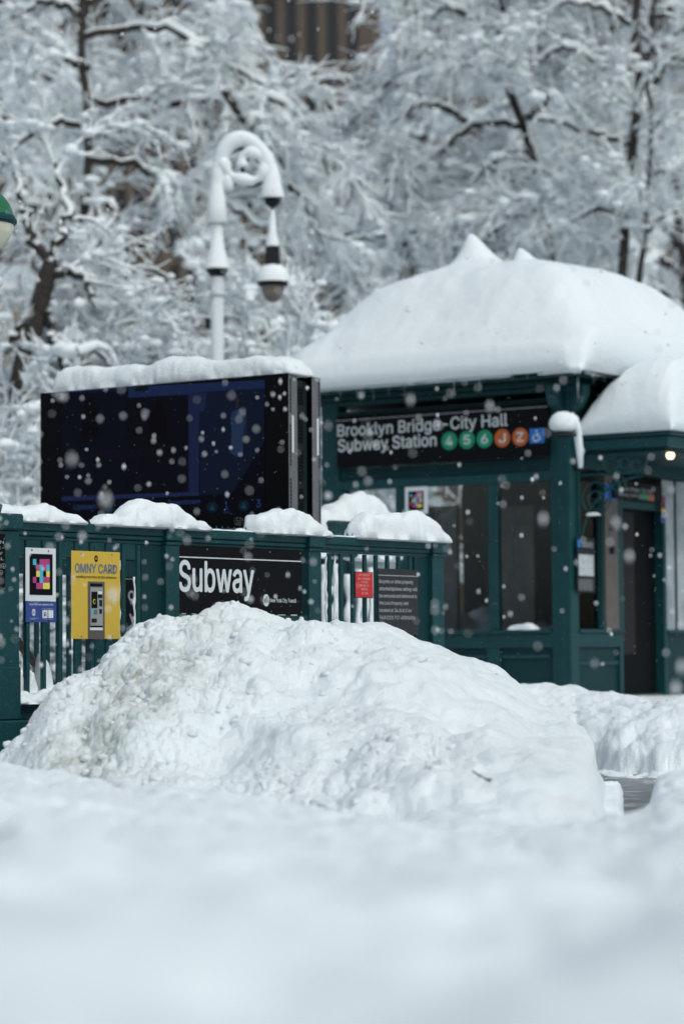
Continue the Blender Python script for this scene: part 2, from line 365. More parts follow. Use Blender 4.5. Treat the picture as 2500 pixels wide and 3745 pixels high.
def near_h(A, X, Y):
    zc = np.interp(A, NEAR[0], NEAR[1]); yc = np.interp(A, NEAR[0], NEAR[2]); zs = np.interp(A, _ka, _kzs)
    t = np.clip((yc - Y) / (yc - 2.0), 0, 1.2); b = np.exp(-((yc - Y) / .9) ** 2)
    zc = zs * (1 - b) + zc * b - .03 - .03 * np.exp(-((A - azi(1150)) / .05) ** 2) * b
    z = zc + (.265 - zc) * t ** 1.35
    gap = np.clip((A - azi(2245)) / .003, 0, 1) * np.clip((azi(2400) - A) / .003, 0, 1)
    base = ROAD + .055 * (1 - gap) - .03 * gap + .02 * fbm(X * 3, Y * 2, 3, 44) * (1 - gap)
    e = np.clip((Y - yc + .1) / .6, 0, 1); e = e * e * (3 - 2 * e); z = z * (1 - e) + base * e
    fr = np.clip((yc - Y) / 3.5, 0, 1)
    fr = fr * (1 - gap * np.clip((Y - 10.6) / .8, 0, 1))
    z += .032 * fbm(X * 1.1, Y * .9, 3, 4) * fr + .034 * fbm(X * 2.6, Y * 1.4, 4, 8) * fr + .02 * fbm(X * .6 + 3, Y * 2.6, 3, 40) * fr
    z += .028 * fbm(X * 2.2 + 7, Y * 1.5, 4, 48) * np.clip((8 - Y) / 3, 0, 1)
    left = np.clip((-.04 - A) / .04, 0, 1) * np.clip((Y - 10) / 1.5, 0, 1); right = np.clip((A - .115) / .01, 0, 1) * np.clip((Y - 11) / 1, 0, 1)
    l = np.maximum(left, right * .5); far = np.clip((Y - 5.5) / 4, 0, 1)
    dn = l * (.05 * (clods(X * 4, Y * 3, 3) - .5) + .03 * (clods(X * 9, Y * 7, 6) - .5)) * (1 - gap) + (.030 * (clods(X * 3.3, Y * 2.1, 33) - .6) + .014 * fbm(X * 9, Y * 7, 4, 2)) * far * (1 - gap)
    return z, np.zeros_like(z), dn
o = radial('snow_field', (-350, 2850), .7, (NEAR[0], NEAR[2] + 2.2), 380, 400, near_h, snow_soft, .8)
tag(o, None, None, kind='structure')

# the ploughed heap
CR = crestfun([(-300, 2830, 14.0), (-60, 2790, 14.2), (25, 2732, 14.4), (60, 2697, 14.4), (112, 2668, 14.5), (124, 2620, 14.55), (160, 2565, 14.6), (218, 2492, 14.7), (277, 2464, 14.8), (333, 2453, 14.9), (388, 2430, 14.95), (404, 2378, 15), (451, 2326, 15.1),
               (513, 2285, 15.2), (560, 2262, 15.25), (605, 2248, 15.3), (645, 2258, 15.35), (745, 2240, 15.4), (790, 2215, 15.4), (830, 2207, 15.45), (880, 2212, 15.5), (930, 2225, 15.6), (1010, 2257, 15.7), (1100, 2272, 15.8), (1160, 2266, 15.9),
               (1250, 2262, 16.1), (1300, 2273, 16.2), (1345, 2264, 16.2), (1400, 2268, 16.3), (1460, 2290, 16.3), (1500, 2318, 16.4), (1545, 2330, 16.4), (1600, 2342, 16.5), (1640, 2362, 16.5), (1685, 2394, 16.4), (1750, 2405, 16.3), (1800, 2415, 16.2), (1835, 2440, 16.1),
               (1870, 2478, 16), (1910, 2505, 15.9), (1960, 2550, 15.6), (2010, 2590, 15.2), (2060, 2612, 15.0), (2130, 2640, 14.6), (2165, 2690, 14.2), (2182, 2785, 13.6), (2230, 2822, 13.2), (2275, 2855, 12.9), (2300, 2885, 12.7), (2315, 2925, 12.5), (2345, 3010, 12.3), (2500, 3060, 12.3)])
_pa = np.linspace(CR[0][0], CR[0][-1], 300); _w3 = np.hanning(25); _w3 /= _w3.sum(); _pzs = np.convolve(np.pad(np.interp(_pa, CR[0], CR[1]), 12, 'edge'), _w3, 'valid')
def pile_h(A, X, Y):
    zc = np.interp(A, CR[0], CR[1]); yc = np.interp(A, CR[0], CR[2]); b = np.exp(-((yc - Y) / .35) ** 2); zc = zc * b + np.interp(A, _pa, _pzs) * (1 - b)
    foot = np.interp(A, [azi(v) for v in (-60, 100, 400, 800, 1400, 1900, 2200, 2330)], [13.5, 12.9, 12.4, 12.1, 11.2, 11.1, 11.1, 11.2])
    t = np.clip((yc - Y) / (yc - foot), 0, 1.4)
    prof = np.interp(t, [0, .08, .22, .42, .62, .78, .9, 1, 1.4], [1, .985, .90, .70, .43, .24, .11, .0, -.12])
    z = (zc - ROAD) * prof
    # front lobe at the right, a smooth slab running forward
    lob = np.exp(-(((X - .72) / .55) ** 2 + ((Y - 12.1) / .9) ** 2) ** 1.4) * .22
    z = np.maximum(z, 0) + lob * np.clip(t, 0, 1)
    # hollow in the middle front and shoulder blocks
    z -= .10 * np.exp(-(((X + .62) / .22) ** 2 + ((Y - 13.2) / .45) ** 2)); z += .06 * np.exp(-(((X + .15) / .3) ** 2 + ((Y - 12.8) / .3) ** 2))
    z += .05 * np.exp(-(((X - .35) / .35) ** 2 + ((Y - 13.2) / .4) ** 2)) - .04 * np.exp(-(((X - .15) / .2) ** 2 + ((Y - 12.0) / .3) ** 2))
    e = np.clip((Y - yc) / np.interp(A, [-.1, .03, .08, .12], [.75, .9, .8, .35]), 0, 1); z = z * (1 - e ** 1.6)
    z = z + ROAD
    inn = np.clip((yc - Y) / .25, 0, 1); low = np.clip((zc - ROAD) / .8, .15, 1) ** 1.3
    z -= .018 * np.exp(-((yc - Y) / .4) ** 2)
    z += (.085 * fbm(X * 1.3, Y * 1.0, 3, 21) + .035 * fbm(X * 3.4, Y * 2.2, 3, 25)) * low * np.clip(t * 4, 0, 1) * np.clip((1.15 - t) * 5, 0, 1)
    # how broken the surface is: crumbly at the left and along the front foot, smooth over the right shoulder
    rough = np.clip(1.15 - (X + 1.3) / 1.5 + .5 * fbm(X * 1.2, Y * .9, 3, 31), .10, 1)
    rough = np.maximum(rough, np.clip(np.exp(-((Y - 12.1 - .35 * np.sin(X * 2)) / .7) ** 2) * (X < .45), 0, 1) * .6 * np.clip(.8 + fbm(X * 2, Y * 2, 2, 9), .2, 1))
    Ys = Y * .92
    c1 = clods(X * 4.2 + .3 * fbm(X * 5, Ys * 5, 2, 1), Ys * 4.2, 11); c2 = clods(X * 9 + .3 * fbm(X * 9, Ys * 9, 2, 2), Ys * 9, 12); c3 = clods(X * 21, Ys * 21, 13)
    dn = rough * (.068 * (c1 - .6) + .045 * (c2 - .6) * np.clip(.7 + fbm(X * 1.7, Ys * 1.7, 2, 91), .1, 1.3) + .040 * (c3 - .6) * np.clip(.7 + 1.2 * fbm(X * 1.5, Ys * 1.5, 2, 93), .1, 1.3) + .016 * (clods(X * 43, Ys * 43, 17) - .6)) + .011 * np.tanh(7 * fbm(X * 2.1, Ys * 1.7, 3, 97)) * inn * low + .011 * fbm(X * 7, Ys * 7, 4, 14) + .003 * fbm(X * 34, Ys * 34, 2, 15) * (.5 + rough)
    c4 = worley(X * 1.9 + .2 * fbm(X * 3, Ys * 3, 2, 51), Ys * 2.6, 52)
    dn += (1 - np.clip(rough * 1.4, 0, 1)) * .045 * (.5 - c4)
    dn *= (.45 + .55 * inn) * (.35 + .65 * low) * np.clip((1.3 - t) * 4, 0, 1)
    dirt = np.clip(np.exp(-(((X + 1.30 - .32 * (Y - 13.3)) / .36) ** 2)) * np.clip((Y - 12.2) / .5, 0, 1) * np.clip((14.9 - Y) / .6, 0, 1) * 1.35 - .15 + .5 * fbm(X * 2.2, Y * 1.4, 3, 71), 0, 1)
    dirt = np.clip(dirt * (1.5 - 1.0 * c2 * c1), 0, 1) + .15 * np.clip(fbm(X * 3, Y * 2, 3, 77) - .35, 0, 1)
    cut = np.clip((A - azi(2120)) / (azi(2300) - azi(2120)), 0, 1) * np.clip((14.2 - Y) / 1.2, 0, 1); cut = cut * cut * (3 - 2 * cut); z = z - .30 * cut; dn = dn * (1 - cut)
    z = np.where(A > azi(2322), z - .25 * np.clip((A - azi(2322)) / .002, 0, 1), z)
    return z - .01, dirt, dn
o = radial('snow_pile', (-120, 2420), 10.8, (CR[0], CR[2] + 1.0), 700, 480, pile_h, snow_pile_m)
tag(o, 'big ploughed heap of lumpy grey-stained snow in front of the green railing', 'snow pile')

def lumps(name, n, place, rmin, rmax, seed, parent, material):
    R = np.random.default_rng(seed); bmi = bmesh.new(); bmesh.ops.create_icosphere(bmi, subdivisions=2, radius=1); base_v = np.array([v.co[:] for v in bmi.verts]); base_f = np.array([[v.index for v in f.verts] for f in bmi.faces]); bmi.free()
    Vs, Fs = [], []
    for i in range(n):
        p = place(R)
        if p is None: continue
        r = rmin + (rmax - rmin) * R.random() ** 2.6; sc = R.uniform(.7, 1.25, 3) * r; o_ = R.uniform(0, 50, 2)
        nn = 1 + .5 * fbm(base_v[:, 0] * 1.7 + o_[0] + base_v[:, 2], base_v[:, 1] * 1.3 + o_[1] - base_v[:, 2], 3, i)
        a = R.uniform(0, 6.28); c_, s_ = math.cos(a), math.sin(a); v = base_v * nn[:, None] * sc; v = np.stack([v[:, 0] * c_ - v[:, 1] * s_, v[:, 0] * s_ + v[:, 1] * c_, v[:, 2] * .8], 1)
        Vs.append(v + np.array(p) - (0, 0, r * .12)); Fs.append(base_f + len(base_v) * (len(Vs) - 1))
    V = np.vstack(Vs); me = raw_mesh(name, V, np.vstack(Fs), sm=True); a_ = me.attributes.new('dirt', 'FLOAT', 'POINT'); a_.data.foreach_set('value', np.full(len(V), .12, dtype=np.float32))
    ob = link(name, me, material, parent); ob['kind'] = 'stuff'; return ob
_pm = np.empty(len(o.data.vertices) * 3); o.data.vertices.foreach_get('co', _pm); _pm = _pm.reshape(700, 480, 3)
def pl(R):
    i = int(R.integers(8, 590)); u = R.random(); j = int(480 * (.05 + .80 * u))
    p = _pm[i, j]
    if p[2] < ROAD + .02 or p[0] / p[1] > .085: return None
    left = np.clip(1.2 - (p[0] + 1.3) / 1.4, .08, 1); foot_ = math.exp(-((p[1] - 12.2) / .7) ** 2) * (p[0] < .6)
    return p if R.random() < max(left * .8, foot_ * .9) else None
lumps('snow_lumps', 1800, pl, .004, .034, 5, o, snow_pile_m)

# the softer bank behind, in front of the kiosk
FB = crestfun([(1650, 2520, 19.0), (1850, 2505, 20.0), (1910, 2504, 20.5), (1990, 2510, 20.8), (2050, 2516, 20.8), (2085, 2507, 20.8), (2110, 2510, 20.6), (2150, 2530, 20.4), (2220, 2535, 20.2), (2235, 2528, 20.2), (2270, 2542, 20), (2330, 2552, 19.8), (2390, 2577, 19.4), (2420, 2562, 19), (2460, 2560, 19), (2540, 2557, 19), (2700, 2540, 19)])
_fa = np.linspace(FB[0][0], FB[0][-1], 120); _w2 = np.hanning(41); _w2 /= _w2.sum(); _fzs = np.convolve(np.pad(np.interp(_fa, FB[0], FB[1]), 20, 'edge'), _w2, 'valid')
def far_h(A, X, Y):
    zc = np.interp(A, FB[0], FB[1]); yc = np.interp(A, FB[0], FB[2]); b = np.exp(-((yc - Y) / .7) ** 2); zc = zc * b + np.interp(A, _fa, _fzs) * (1 - b)
    foot = np.interp(A, [azi(v) for v in (1650, 2100, 2190, 2260, 2400, 2700)], [17.6, 17.5, 17.0, 16.6, 16.2, 16])
    t = np.clip((yc - Y) / (yc - foot), 0, 1.2); z = (zc - ROAD) * np.interp(t, [0, .3, .6, .85, .97, 1, 1.2], [1, .93, .75, .52, .26, 0, -.1]) + ROAD
    e = np.clip((Y - yc) / 1.2, 0, 1); z = z * (1 - .35 * e * (z > 0))
    z += .05 * fbm(X * 1.2, Y * .7, 3, 61) * np.clip(t * 5, 0, 1) * (t < 1)
    dn = (.06 * (clods(X * 2.2, Y * 1.3, 62) - .6) + .045 * (clods(X * 6, Y * 3.4, 64) - .6) + .02 * fbm(X * 8, Y * 5, 3, 63)) * (.25 + .75 * np.clip((yc - Y) / .8, 0, 1))
    return z, np.zeros_like(z), dn
o = radial('snow_bank', (1650, 2800), 15.4, 26.0, 280, 260, far_h, snow)
tag(o, 'lower blurred bank of shovelled snow between the heap and the green kiosk', 'snow bank')

# open snow behind everything
def back_h(A, X, Y):
    z = .16 + .05 * fbm(X * .7, Y * .5, 3, 91) + .9 * np.clip((Y - 30) / 25, 0, 1)
    return z, np.zeros_like(z), None
n = np.meshgrid(np.linspace(-60, 60, 150), np.concatenate([np.linspace(18.6, 40, 90), np.linspace(41, 230, 60)]), indexing='ij')
kz = .13 + .04 * fbm(n[0] * .7, n[1] * .5, 3, 91) + 1.2 * np.clip((n[1] - 32) / 25, 0, 1)
side = (n[0] + 2.01) * (-.782) + (n[1] - 15.1) * .623           # beyond the stairwell only
kz = np.where((side < 2.3), -.05, kz)
o = link('snow_cover', grid_mesh('snow_cover', np.stack([n[0], n[1], kz], -1)), snow_soft); tag(o, None, None, kind='structure')

# ================================================================ the railing round the stair
fx, fz = FR.x, FR.z
RZT, RZB = 1.372, 1.285                                  # top rail
fence = thing('stair_railing', 'green iron railing with square posts and spiked top rail, half buried by the snow heap', 'railing', FR.o, FR.a)
XA = (fx(589), fx(638)); XBp = (fx(1112), fx(1155)); XC = (fx(1563), fx(1605)); XN = fx(30)
PT = .045                                               # post half depth
def post(x0, x1, parent=fence, name='post', ztop=1.375):
    b = MB(); b.box(x0, x1, -PT, PT, ROAD, RZB - .01); o = b.build(name, teal, parent, bevel=.004)
    c = MB(); c.box(x0 - .012, x1 + .03, -PT - .022, PT + .022, RZB + .0, ztop); c.box(x0 - .004, x1 + .012, -PT - .012, PT + .012, RZB - .028, RZB - .002)
    c.build('post_cap', teal, o, bevel=.006); return o
for a_, b_ in (XA, XBp, XC): post(a_, b_)
def toprail(x0, x1):
    b = MB(); b.box(x0, x1, -.040, .040, RZB + .026, RZT - .004); b.box(x0, x1, -.031, .031, RZB - .004, RZB + .024); b.box(x0, x1, -.018, .018, RZB - .03, RZB - .006)
    return b.build('top_rail', teal, fence, bevel=.005)
secs = [(XN + .003, XA[0] - .014), (XA[1] + .032, XBp[0] - .014), (XBp[1] + .032, XC[0] - .014)]
for s in secs: toprail(*s)
for (x0, x1) in [(XN, XA[0]), (XA[1], XBp[0]), (XBp[1], XC[0])]:
    MB().box(x0 + .002, x1 - .002, -.025, .025, .235, .285).build('bottom_rail', teal, fence, bevel=.004)
    MB().box(x0 + .002, x1 - .002, -.055, .055, ROAD, .185).build('plinth', teal, fence, bevel=.006)
    MB().box(x0 + .002, x1 - .002, -.03, .03, .187, .233).build('plinth_moulding', teal, fence, bevel=.006)
barme = MB().box(-.0145, .0145, -.012, .012, .287, RZB - .032).mesh('bar', .002)
def bar(x, parent=fence, y=0):
    o = link('bar', barme, None, parent, loc=(x, y, 0)); return o
barme.materials.append(teal)
for px in (38, 98, 158, 218, 277, 333, 390, 449, 504): bar(fx(px))
for px in (1165, 1203, 1245, 1288, 1332, 1373, 1415, 1455, 1497): bar(fx(px))
for px in (690, 745, 800, 855, 905, 955, 1005, 1052, 1095): bar(fx(px))
MB().box(XA[1] + .002, XBp[0] - .002, -.034, -.014, fz(640, 2243) - .10, fz(640, 2243) - .006).build('sign_rail', teal, fence, bevel=.004)
MB().box(fx(514), XA[0] - .002, -.008, .010, .287, RZB - .032).build('side_panel', teal_dark, fence)
MB().box(fx(1512), XC[0] - .002, -.008, .010, .287, RZB - .032).build('side_panel', teal_dark, fence)
# spikes on the top rail
spm = MB().cyl((0, 0, 0), (0, 0, .036), .011, .0015, 7).mesh('spike'); smooth(spm); spm.materials.append(teal)
for x0, x1, st in ((secs[0][0] + .1, secs[0][1], .116), (secs[1][0] + .02, secs[1][1], .0585), (secs[2][0] + .02, secs[2][1], .0585)):
    q = x0
    while q < x1: link('spike', spm, None, fence, loc=(q, 0, RZT - .006)); q += st
# newel with the lamp post
NW = .37
newel = thing('newel_post', 'thick green newel post at the left end of the railing carrying a black plate', 'post', FR.w(XN - NW - .002, 0, 0), FR.a)
b = MB(); b.box(0, NW, -.10, .27, .19, 1.30); b.build('shaft', teal, newel, bevel=.006)
MB().box(-.04, NW + .02, -.12, .29, 1.302, 1.40).build('cap', teal, newel, bevel=.012)
MB().box(-.04, NW + .07, -.14, .31, ROAD, .188).build('base', teal, newel, bevel=.01)
MB().box(-.02, NW + .0, -.115, .285, .19, .50).build('base_panel', teal, newel, bevel=.008)
lamp = thing('globe_lamp', 'round green and milk white globe lamp cut off by the left edge of the photo', 'lamp', FR.w(XN - NW / 2, .085, 1.402), FR.a)
gp = at(-75, 808, 15.25); lc = FR.w(XN - NW / 2, .085, 0)
R_ = .208; gz = gp.z - 1.402
MB().lathe([(0.16, 0), (.16, .05), (.09, .10), (.06, .2), (.05, .9), (.07, .95), (.05, 1.0), (.045, gz - R_ - .12), (.09, gz - R_ - .08), (.10, gz - R_ + .03)]).build('lamp_shaft', teal, lamp, sm=True)
off = Vector((gp.x - lc.x, gp.y - lc.y, 0)); off = Matrix.Rotation(-FR.a, 3, 'Z') @ off
green_glass = mat('green_glass', (.012, .15, .055), .18, spec=.6, bump=(60, .2, .004)); milk = mat('milk_glass', (.72, .70, .56), .25, spec=.5, noise=(6, (.62, .60, .46), .45, .75))
pr = [(R_ * math.cos(t), gz + R_ * math.sin(t)) for t in np.linspace(math.radians(5), math.pi / 2, 12)]
MB().lathe(pr, k=32).build('upper_shade', green_glass, lamp, sm=True)
pr = [(R_ * math.cos(t), gz + R_ * math.sin(t)) for t in np.linspace(-math.pi / 2, math.radians(-5), 12)]
MB().lathe(pr, k=32).build('lower_shade', milk, lamp, sm=True)
MB().lathe([(R_ - .01, gz + .028), (R_ + .004, gz + .028), (R_ + .008, gz + .012), (R_ + .016, gz + .008), (R_ + .016, gz - .010), (R_ + .006, gz - .014), (R_ + .006, gz - .024), (R_ - .01, gz - .026)], k=32).build('band', teal, lamp)
for ch in lamp.children:
    if ch.name.split('.')[0] in ('upper_shade', 'lower_shade', 'band'): ch.location = off
MB().lathe([(.0, gz - R_ - .105), (.10, gz - R_ - .11), (.135, gz - R_ - .135), (.142, gz - R_ - .175), (.10, gz - R_ - .20), (.03, gz - R_ - .21)], k=20).build('snow_ring', snow, lamp, sm=True).location = off

# --- snow on the rail
def cap_on(FRm, pts, basey, width, label, name='rail_snow', seed=0, lump=.016, off=0.0, rz=None, pile=None, y=0):
    x0 = FRm.x(pts[0][0], off, 1900)
    prof = []
    for px, py in pts:
        s_, z_ = FRm.sz(px, py, off); prof.append((s_, z_, rz if rz is not None else RZT - .004))
    xs = prof[0][0]; prof = [(a - xs, max(b, c + .006), c) for a, b, c in prof]
    o = snow_cap(name, prof, width, seed=seed, lump=lump, frame_y=y)
    o.location = FRm.w(xs, off, 0); o.rotation_euler = (0, 0, FRm.a)
    return tag(o, label, 'snow', 'snow lying on the railing')
cap_on(FR, [(-190, 1880), (-120, 1850), (-30, 1840), (10, 1842), (55, 1852), (100, 1850), (160, 1850), (200, 1862), (240, 1880), (275, 1898), (295, 1918)], 0, .15, 'long snow cap on the railing beside the globe lamp', seed=1)
cap_on(FR, [(328, 1926), (340, 1905), (365, 1890), (385, 1880), (430, 1878), (455, 1850), (480, 1836), (530, 1831), (590, 1838), (630, 1855), (660, 1880), (690, 1905), (710, 1912), (725, 1908), (745, 1938)], 0, .17, 'rounded snow cap on the railing left of the Subway plate, below the display', seed=4)
cap_on(FR, [(916, 1930), (920, 1880), (935, 1872), (975, 1874), (1010, 1868), (1055, 1864), (1085, 1870), (1115, 1885), (1135, 1905), (1150, 1930), (1175, 1940), (1195, 1958)], 0, .17, 'blocky snow cap on the railing above the right end of the Subway plate', seed=7)
cap_on(FR, [(1288, 1950), (1292, 1905), (1310, 1885), (1345, 1876), (1400, 1877), (1440, 1880), (1475, 1872), (1510, 1870), (1535, 1873), (1560, 1892), (1590, 1925), (1612, 1962), (1622, 1984)], 0, .19, 'wide snow cap at the right end of the railing above the small plates', seed=9)
for k_, (pa, pb, h_) in enumerate(((745, 915, .010), (860, 900, .022), (1190, 1290, .009))):
    p = [(pa + (pb - pa) * t, 0) for t in np.linspace(0, 1, 9)]
    xs = [fx(q[0]) for q in p]; prof = [(x - xs[0], RZT + (h_ * (.3 + .7 * math.sin(math.pi * i / 8)) if h_ > .015 else h_ * random.uniform(.3, 1.2)), RZT - .005) for i, x in enumerate(xs)]
    o = snow_cap('snow_crumb', prof, .06, seed=20 + k_, lump=.006); o.location = FR.w(xs[0], 0, 0); o.rotation_euler = (0, 0, FR.a)
    tag(o, ('thin line of snow crumbs between the spikes over the Subway plate', 'small lump of snow among the spikes over the Subway plate', 'thin snow crumbs on the rail before the green box')[k_], 'snow', 'snow lying on the railing')
# snow on the bottom ledge at the left
prof = [(0, .335, .286), (.06, .345, .286), (.14, .325, .286), (.22, .36, .286), (.32, .35, .286), (.5, .42, .286), (.8, .5, .286), (1.2, .5, .286)]
o = snow_cap('ledge_snow', prof, .17, seed=31, lump=.028); o.location = FR.w(XN + .004, -.02, 0); o.rotation_euler = (0, 0, FR.a); tag(o, 'snow heaped on the bottom rail between the left bars', 'snow', 'snow lying on the railing')
# snow drifted up between bars 
for k_, (pa, pb, top) in enumerate(((60, 108, 2435), (112, 165, 2435), (168, 214, 2380))):
    xs = fx(pa); z_ = fz((pa + pb) / 2, top); L = fx(pb) - xs
    prof = [(0, .30, .28), (L * .2, .30 + (z_ - .3) * .45, .28), (L * .5, z_ - .02, .28), (L * .62, z_, .28), (L, .33, .28)] if k_ != 2 else [(0, z_, .28), (L * .3, z_ - .04, .28), (L * .6, z_ - .06, .28), (L * .8, z_ - .10, .28), (L, .4, .28)]
    o = snow_cap('snow_drift', prof, .09, seed=41 + k_, lump=.02, res=.006); o.location = FR.w(xs, .06, 0); o.rotation_euler = (0, 0, FR.a)
    tag(o, ('peak of snow right of the newel between the first bars', 'small drift of snow between the second and third bar', 'tall drift of snow pressed between the bars left of the yellow plate')[k_], 'snow', 'snow lying on the railing')
# frost strips clinging to bar edges
for k_, (px, y0, y1) in enumerate(((440, 2050, 2330), (497, 2110, 2295), (1197, 2035, 2260), (1228, 2030, 2260), (1359, 2110, 2260), (1530, 2245, 2330))):
    x = fx(px); z1 = fz(px, y0); z0 = fz(px, y1) - .05
    nn = 22; zz = np.linspace(z0, z1, nn); pts = [(x + .006 * math.sin(z * 40 + k_), .012, z) for z in zz]
    b = MB(); b.tube(pts, [.006 + .012 * abs(mnoise.noise(Vector((z * 14, k_, 0)))) for z in zz], 7); o = b.build('frozen_snow', snow, sm=True, loc=FR.w(0, 0, 0), rot=FR.a)
    tag(o, ('strip of frozen snow on the bar right of the yellow plate', 'strip of frozen snow on the bar beside the dark side panel', 'thin frozen snow on the first bar right of the Subway plate', 'thick frozen snow on the second bar right of the Subway plate', 'frozen snow between the red and the black plate', 'small frozen snow patch low beside the black bicycle plate')[k_], 'snow', 'snow lying on the railing')

# --- plates on the railing (front = -y)
def sign_root(name, label, px0, y=-.02):
    return thing(name, label, 'sign', FR.w(fx(px0), y, 0), FR.a)
def rel(px0):
    x0 = fx(px0); return (lambda px: fx(px) - x0)
def mta(parent, x, z, rx, rz, y, m_disc, m_txt):
    disc(parent, m_disc, 'logo_disc', x, z, rx, rz, y)
    text('M', parent, m_txt, x - rx * .80, x - rx * .10, z - rz * .42, rz * .80, y - .0035, .012)
    text('T', parent, m_txt, x - rx * .02, x + rx * .38, z - rz * .42, rz * 1.0, y - .0035, .012)
    text('A', parent, m_txt, x + rx * .36, x + rx * .82, z - rz * .42, rz * .62, y - .0035, .012)
# Subway plate
S_ = sign_root('subway_sign', 'large black plate reading Subway in big white letters between two railing posts', 640, -.03); X = rel(640)
zt, zb = fz(640, 1993), fz(640, 2243)
plate(S_, black, 'plate', 0, X(1090), zb, zt, 0, .004, .001)
zl = fz(640, 2037); plate(S_, white_ink, 'white_line', .002, X(1086), zl - .0035, zl + .0035, -.0045, .0015)
text('Subway', S_, white_ink, .0, X(912), fz(640, 2161), fz(700, 2048) - fz(700, 2161) - .008, -.0055, .030)
mta(S_, X(957), fz(957, 2196), (X(968) - X(947)) * .52, .040, -.0055, white_ink, black)
text('New York City Transit', S_, white_ink, X(972), X(1067), fz(972, 2203), fz(972, 2189) - fz(972, 2203), -.0055, .018)
for px, py in ((743, 2010), (972, 2020), (1084, 2024), (745, 2237), (976, 2237), (1086, 2240)): disc(S_, grey_metal, 'screw', X(px), fz(px, py), .006, .006, -.0045, .002, 10)
# yellow plate
S_ = sign_root('vending_machine_sign', 'yellow plate with a picture of a card vending machine', 251, -.02); X = rel(251)
cr = lambda x, y: (X(x / 2.24), fz(x / 2.24, 1900 + y / 2.24))
plate(S_, yellow, 'plate', 0, X(429), cr(570, 980)[1], cr(570, 255)[1], 0, .004, .004)
def fitx(s, x0, x1, yb, yt, m, par=None, y=-.0055, bold=.012):
    par = par or S_
    a = cr(x0, yb); b = cr(x1, yb); c = cr(x0, yt); return text(s, par, m, a[0], b[0], a[1], c[1] - a[1], y, bold)
fitx('OMNY CARD', 590, 932, 434, 362, slate, bold=.05); fitx('vending machine at this entrance', 594, 930, 478, 457, black, bold=.02)
p = cr(763, 322); mta(S_, p[0], p[1], .015, .020, -.005, black, yellow)
def rct(nm, m, x0, x1, y0, y1, y=-.0046, th=.0015, par=None):
    par = par or S_
    a = cr(x0, y1); b = cr(x1, y1); c = cr(x0, y0); return plate(par, m, nm, a[0], b[0], a[1], c[1], y, th)
machine = rct('machine_picture', bronze, 695, 832, 508, 978); 
lightgrey = mat('light_grey_print', (.30, .31, .31), .5)
rct('header', black, 713, 812, 525, 547, -.0065, par=S_); rct('machine_body', lightgrey, 714, 815, 556, 870, -.0065)
rct('display_panel', black, 721, 768, 592, 726, -.0085); rct('slot_panel', dark_metal, 773, 810, 615, 645, -.0085); rct('note', offwhite, 775, 808, 590, 612, -.0085)
rct('keypad', dark_metal, 785, 808, 660, 712, -.0085); rct('card_reader', cyan, 716, 740, 740, 772, -.0085); rct('button_panel', grey_metal, 742, 768, 740, 778, -.0085); rct('coin_slot', dark_metal, 785, 806, 735, 772, -.0085)
rct('cup', dark_metal, 722, 764, 812, 845, -.0085); rct('recess', black, 714, 812, 872, 884, -.0085); rct('tray', offwhite, 708, 812, 886, 908, -.0085)
p = cr(742, 674); disc(S_, yel, 'ring', p[0], p[1], .0105, .0155, -.0105); disc(S_, black, 'ring_centre', p[0], p[1], .0075, .0115, -.0128)
for x, y in ((642, 283), (893, 290), (642, 958), (893, 960)): p = cr(x, y); disc(S_, grey_metal, 'screw', p[0], p[1], .005, .005, -.0045, .002, 10)
# colour code plate
S_ = sign_root('live_info_sign', 'white and blue plate with a pink, yellow and cyan square code on the railing', 83.5, -.02); X = rel(83.5)
plate(S_, offwhite, 'plate', 0, X(193.5), cr(195, 668)[1], cr(190, 230)[1], 0, .004); plate(S_, blue, 'lower_plate', .001, X(195), cr(195, 842)[1], cr(195, 668)[1] - .001, 0, .004)
rct('code_field', black, 218, 406, 280, 618)
cx_ = [243, 270.5, 298, 325.5, 352.5, 380]; ry = [325, 373, 422, 471, 520, 570]
code = ['c.mmm', '.mcmc', '.ycky', 'mkcmm', '.mmyy']
for r_i, row in enumerate(code):
    for c_i, ch in enumerate(row):
        if ch in 'cmy': rct('code_square', {'c': cyan, 'm': magenta, 'y': yel}[ch], cx_[c_i], cx_[c_i + 1], ry[r_i], ry[r_i + 1], -.0065)
fitx('Scan for live subway info', 217, 410, 703, 686, offwhite, S_, bold=.02)
p = cr(251, 762); mta(S_, p[0], p[1], .0145, .021, -.005, offwhite, blue)
rct('app_icon', offwhite, 323, 364, 744, 808); fitx('R', 333, 354, 795, 760, black, S_, -.008)
rct('app_icon', offwhite, 372, 411, 744, 808)
fitx('The live subway experience', 322, 411, 736, 730, offwhite, S_); fitx('The live subway experience', 219, 288, 812, 806, offwhite, S_); fitx('for everyone', 219, 262, 822, 816, offwhite, S_); fitx('Android', 330, 360, 820, 815, offwhite, S_); fitx('App Store', 373, 410, 820, 815, offwhite, S_)
for x, y in ((236, 252), (373, 260), (243, 832), (374, 829)): p = cr(x, y); disc(S_, dark_metal, 'screw', p[0], p[1], .005, .006, -.0045, .002, 10)
